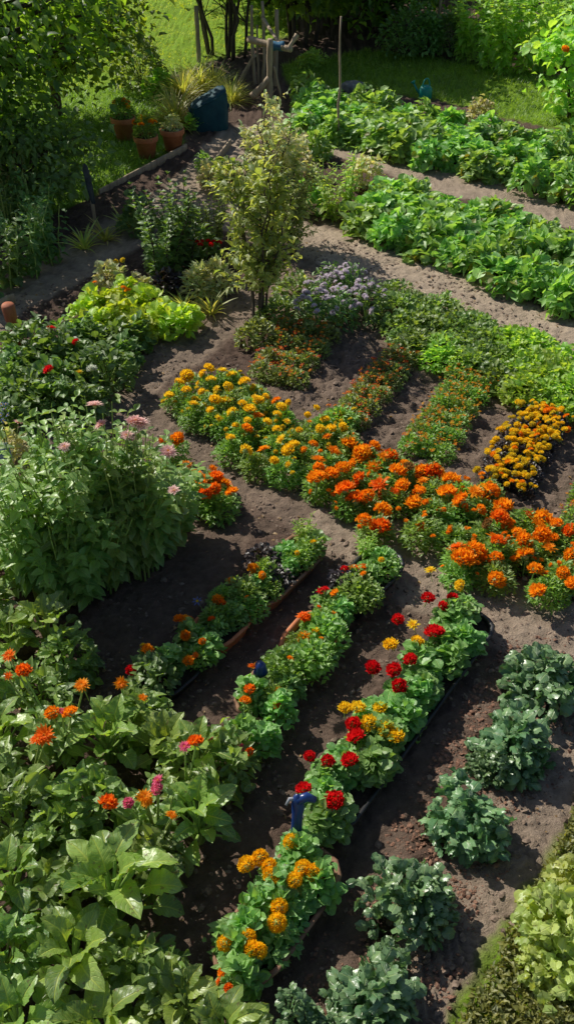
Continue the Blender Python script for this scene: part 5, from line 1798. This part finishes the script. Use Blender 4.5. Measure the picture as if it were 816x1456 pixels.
# red wooden peg
p = at(26, 490)
peg = MB()
peg.lathe([(.001, -.08), (.026, -.08), (.03, .16), (.037, .17), (.040, .24), (.040, .262), (.034, .272), (.001, .275)], 12, wob=.03)
o = obj('wooden_peg', peg.mesh('wooden_peg', [M['redwood']]), None, (p[0], p[1], 0), (0.03, -.05, 0))
o.scale = (1.2, 1.2, 1.2)
tag(o, 'short red wooden peg standing in the shaded left bed', 'peg')
# slate sign
p = at(14, 700)
sg = thing('plant_sign', 'small grey slate plant sign with pale scribble at the left edge', 'sign', (p[0], p[1], 0))
mb = MB()
mb.box((0, 0, .10), (.014, .014, .26), 0, 0, .002)
obj('stick', mb.mesh('stick', [M['wood']]), sg)
mb = MB()
mb.box((0, 0, 0), (.095, .075, .008), 0, 0, .003)
sg.scale = (1.25, 1.25, 1.25)
pl = obj('plate', mb.mesh('plate', [M['slate']]), sg, (0, -.01, .235), (.85, 0, .45))
mb = MB()
rr = np.random.default_rng(8)
for k in range(4):
    x = np.linspace(-.034, .034 - .01 * (k % 2), 16)
    mb.tube(np.column_stack([x, .022 - k * .015 + rr.normal(0, .0022, 16), np.full(16, .0052)]), .0011, 4)
obj('scribble', mb.mesh('scribble', [M['chalk']]), pl)
# turquoise watering can in the far bed
p = at(604, 140)
can = thing('watering_can', 'small turquoise watering can standing on the grass strip', 'watering can', (p[0], p[1], 0))
mb = MB()
mb.lathe([(.001, 0), (.062, 0), (.066, .006), (.064, .09), (.05, .115), (.028, .125), (.026, .12), (.001, .11)], 20)
obj('body', mb.mesh('body', [M['teal']]), can)
mb = MB()
t = np.linspace(0, PI, 12)
mb.tube(np.column_stack([.045 * np.cos(t), 0 * t, .115 + .075 * np.sin(t)]), .007, 8)
obj('handle', mb.mesh('handle', [M['teal']]), can, (0, 0, 0), (0, 0, .6))
can.scale = (1.2, 1.2, 1.2)
mb = MB()
mb.tube([(.055, 0, .03), (.10, 0, .075), (.135, 0, .125)], [.014, .010, .009], 8)
mb.tube([(.133, 0, .12), (.148, 0, .145)], [.010, .026], 12)
obj('spout', mb.mesh('spout', [M['teal']]), can, (0, 0, 0), (0, 0, 2.6))
# blue hand trowel standing in the pompom trough
p = at(420, 1215)
tw = thing('garden_tool', 'blue plastic hand tool standing upright between the red and golden flowers', 'hand tool', (p[0], p[1], .04))
mb = MB()
V, f = [], []
for z, wx, wy, ox in [(-.02, .016, .013, 0), (.03, .019, .016, 0), (.075, .020, .018, 0), (.12, .019, .016, .0), (.15, .023, .017, .002), (.18, .021, .015, -.002), (.195, .012, .010, -.003), (.20, .003, .003, -.003)]:
    for i in range(12):
        a = i / 12 * 2 * PI
        V.append((wx * math.cos(a) + ox, wy * math.sin(a), z))
for j in range(7):
    for i in range(12):
        f.append((j * 12 + i, j * 12 + (i + 1) % 12, j * 12 + 12 + (i + 1) % 12, j * 12 + 12 + i))
mb.add(V, f)
obj('grip', mb.mesh('grip', [M['blue']]), tw)
mb = MB()
mb.tube([(-.005, 0, .175), (.03, -.006, .19), (.058, -.01, .178)], [.017, .016, .011], 10)
obj('head', mb.mesh('head', [M['blue']]), tw)
mb = MB()
mb.tube([(-.01, 0, .18), (-.03, 0, .185), (-.042, -.002, .165)], [.009, .006, .004], 8)
tw.scale = (1.15, 1.15, 1.25)
tw.rotation_euler = (-.35, .12, .2)
obj('trigger', mb.mesh('trigger', [M['slate']]), tw)
# blue bell ornament in the middle row
p = at(371, 985)
bo = thing('flower_ornament', 'small glossy blue bell shaped ornament in the middle trough row', 'ornament', (p[0], p[1], .04))
mb = MB()
mb.lathe([(.001, .175), (.016, .172), (.026, .155), (.030, .125), (.036, .105), (.033, .104), (.026, .12), (.001, .15)], 14, wob=.06)
bo.scale = (.95, .95, .95)
obj('bell', mb.mesh('bell', [M['blue']]), bo)
mb = MB()
mb.tube([(0, 0, -.02), (.004, 0, .08), (0, 0, .15)], .005, 6)
obj('stick', mb.mesh('stick', [M['wood']]), bo)
# grey boulders at the top of the far bed
for px, py, s, lab in [(500, 128, .10, 'grey boulder at the back left of the far vegetable bed'), (478, 140, .08, 'smaller grey boulder left of the bigger one, far bed'), (455, 128, .06, 'smallest reddish grey stone at the left end of the grass strip')]:
    mb = MB()
    r = np.random.default_rng(int(s * 1000))
    nu, nv = 18, 10
    V = []
    for j in range(nv + 1):
        el = -PI / 2 + PI * j / nv
        for i in range(nu):
            a = i / nu * 2 * PI
            d = np.array([math.cos(el) * math.cos(a), math.cos(el) * math.sin(a), math.sin(el)])
            q = 1 + .25 * math.sin(d[0] * 3 + s * 50) * math.cos(d[1] * 4) + .12 * math.sin(d[2] * 7 + d[0] * 5)
            V.append(d * q * s * np.array([1.3, 1, .75]))
    f = [(j * nu + i, j * nu + (i + 1) % nu, (j + 1) * nu + (i + 1) % nu, (j + 1) * nu + i) for j in range(nv) for i in range(nu)]
    mb.add(V, f)
    p = at(px, py)
    o = obj('boulder', mb.mesh('boulder', [M['stone']]), None, (p[0], p[1], s * .3))
    tag(o, lab, 'stone')
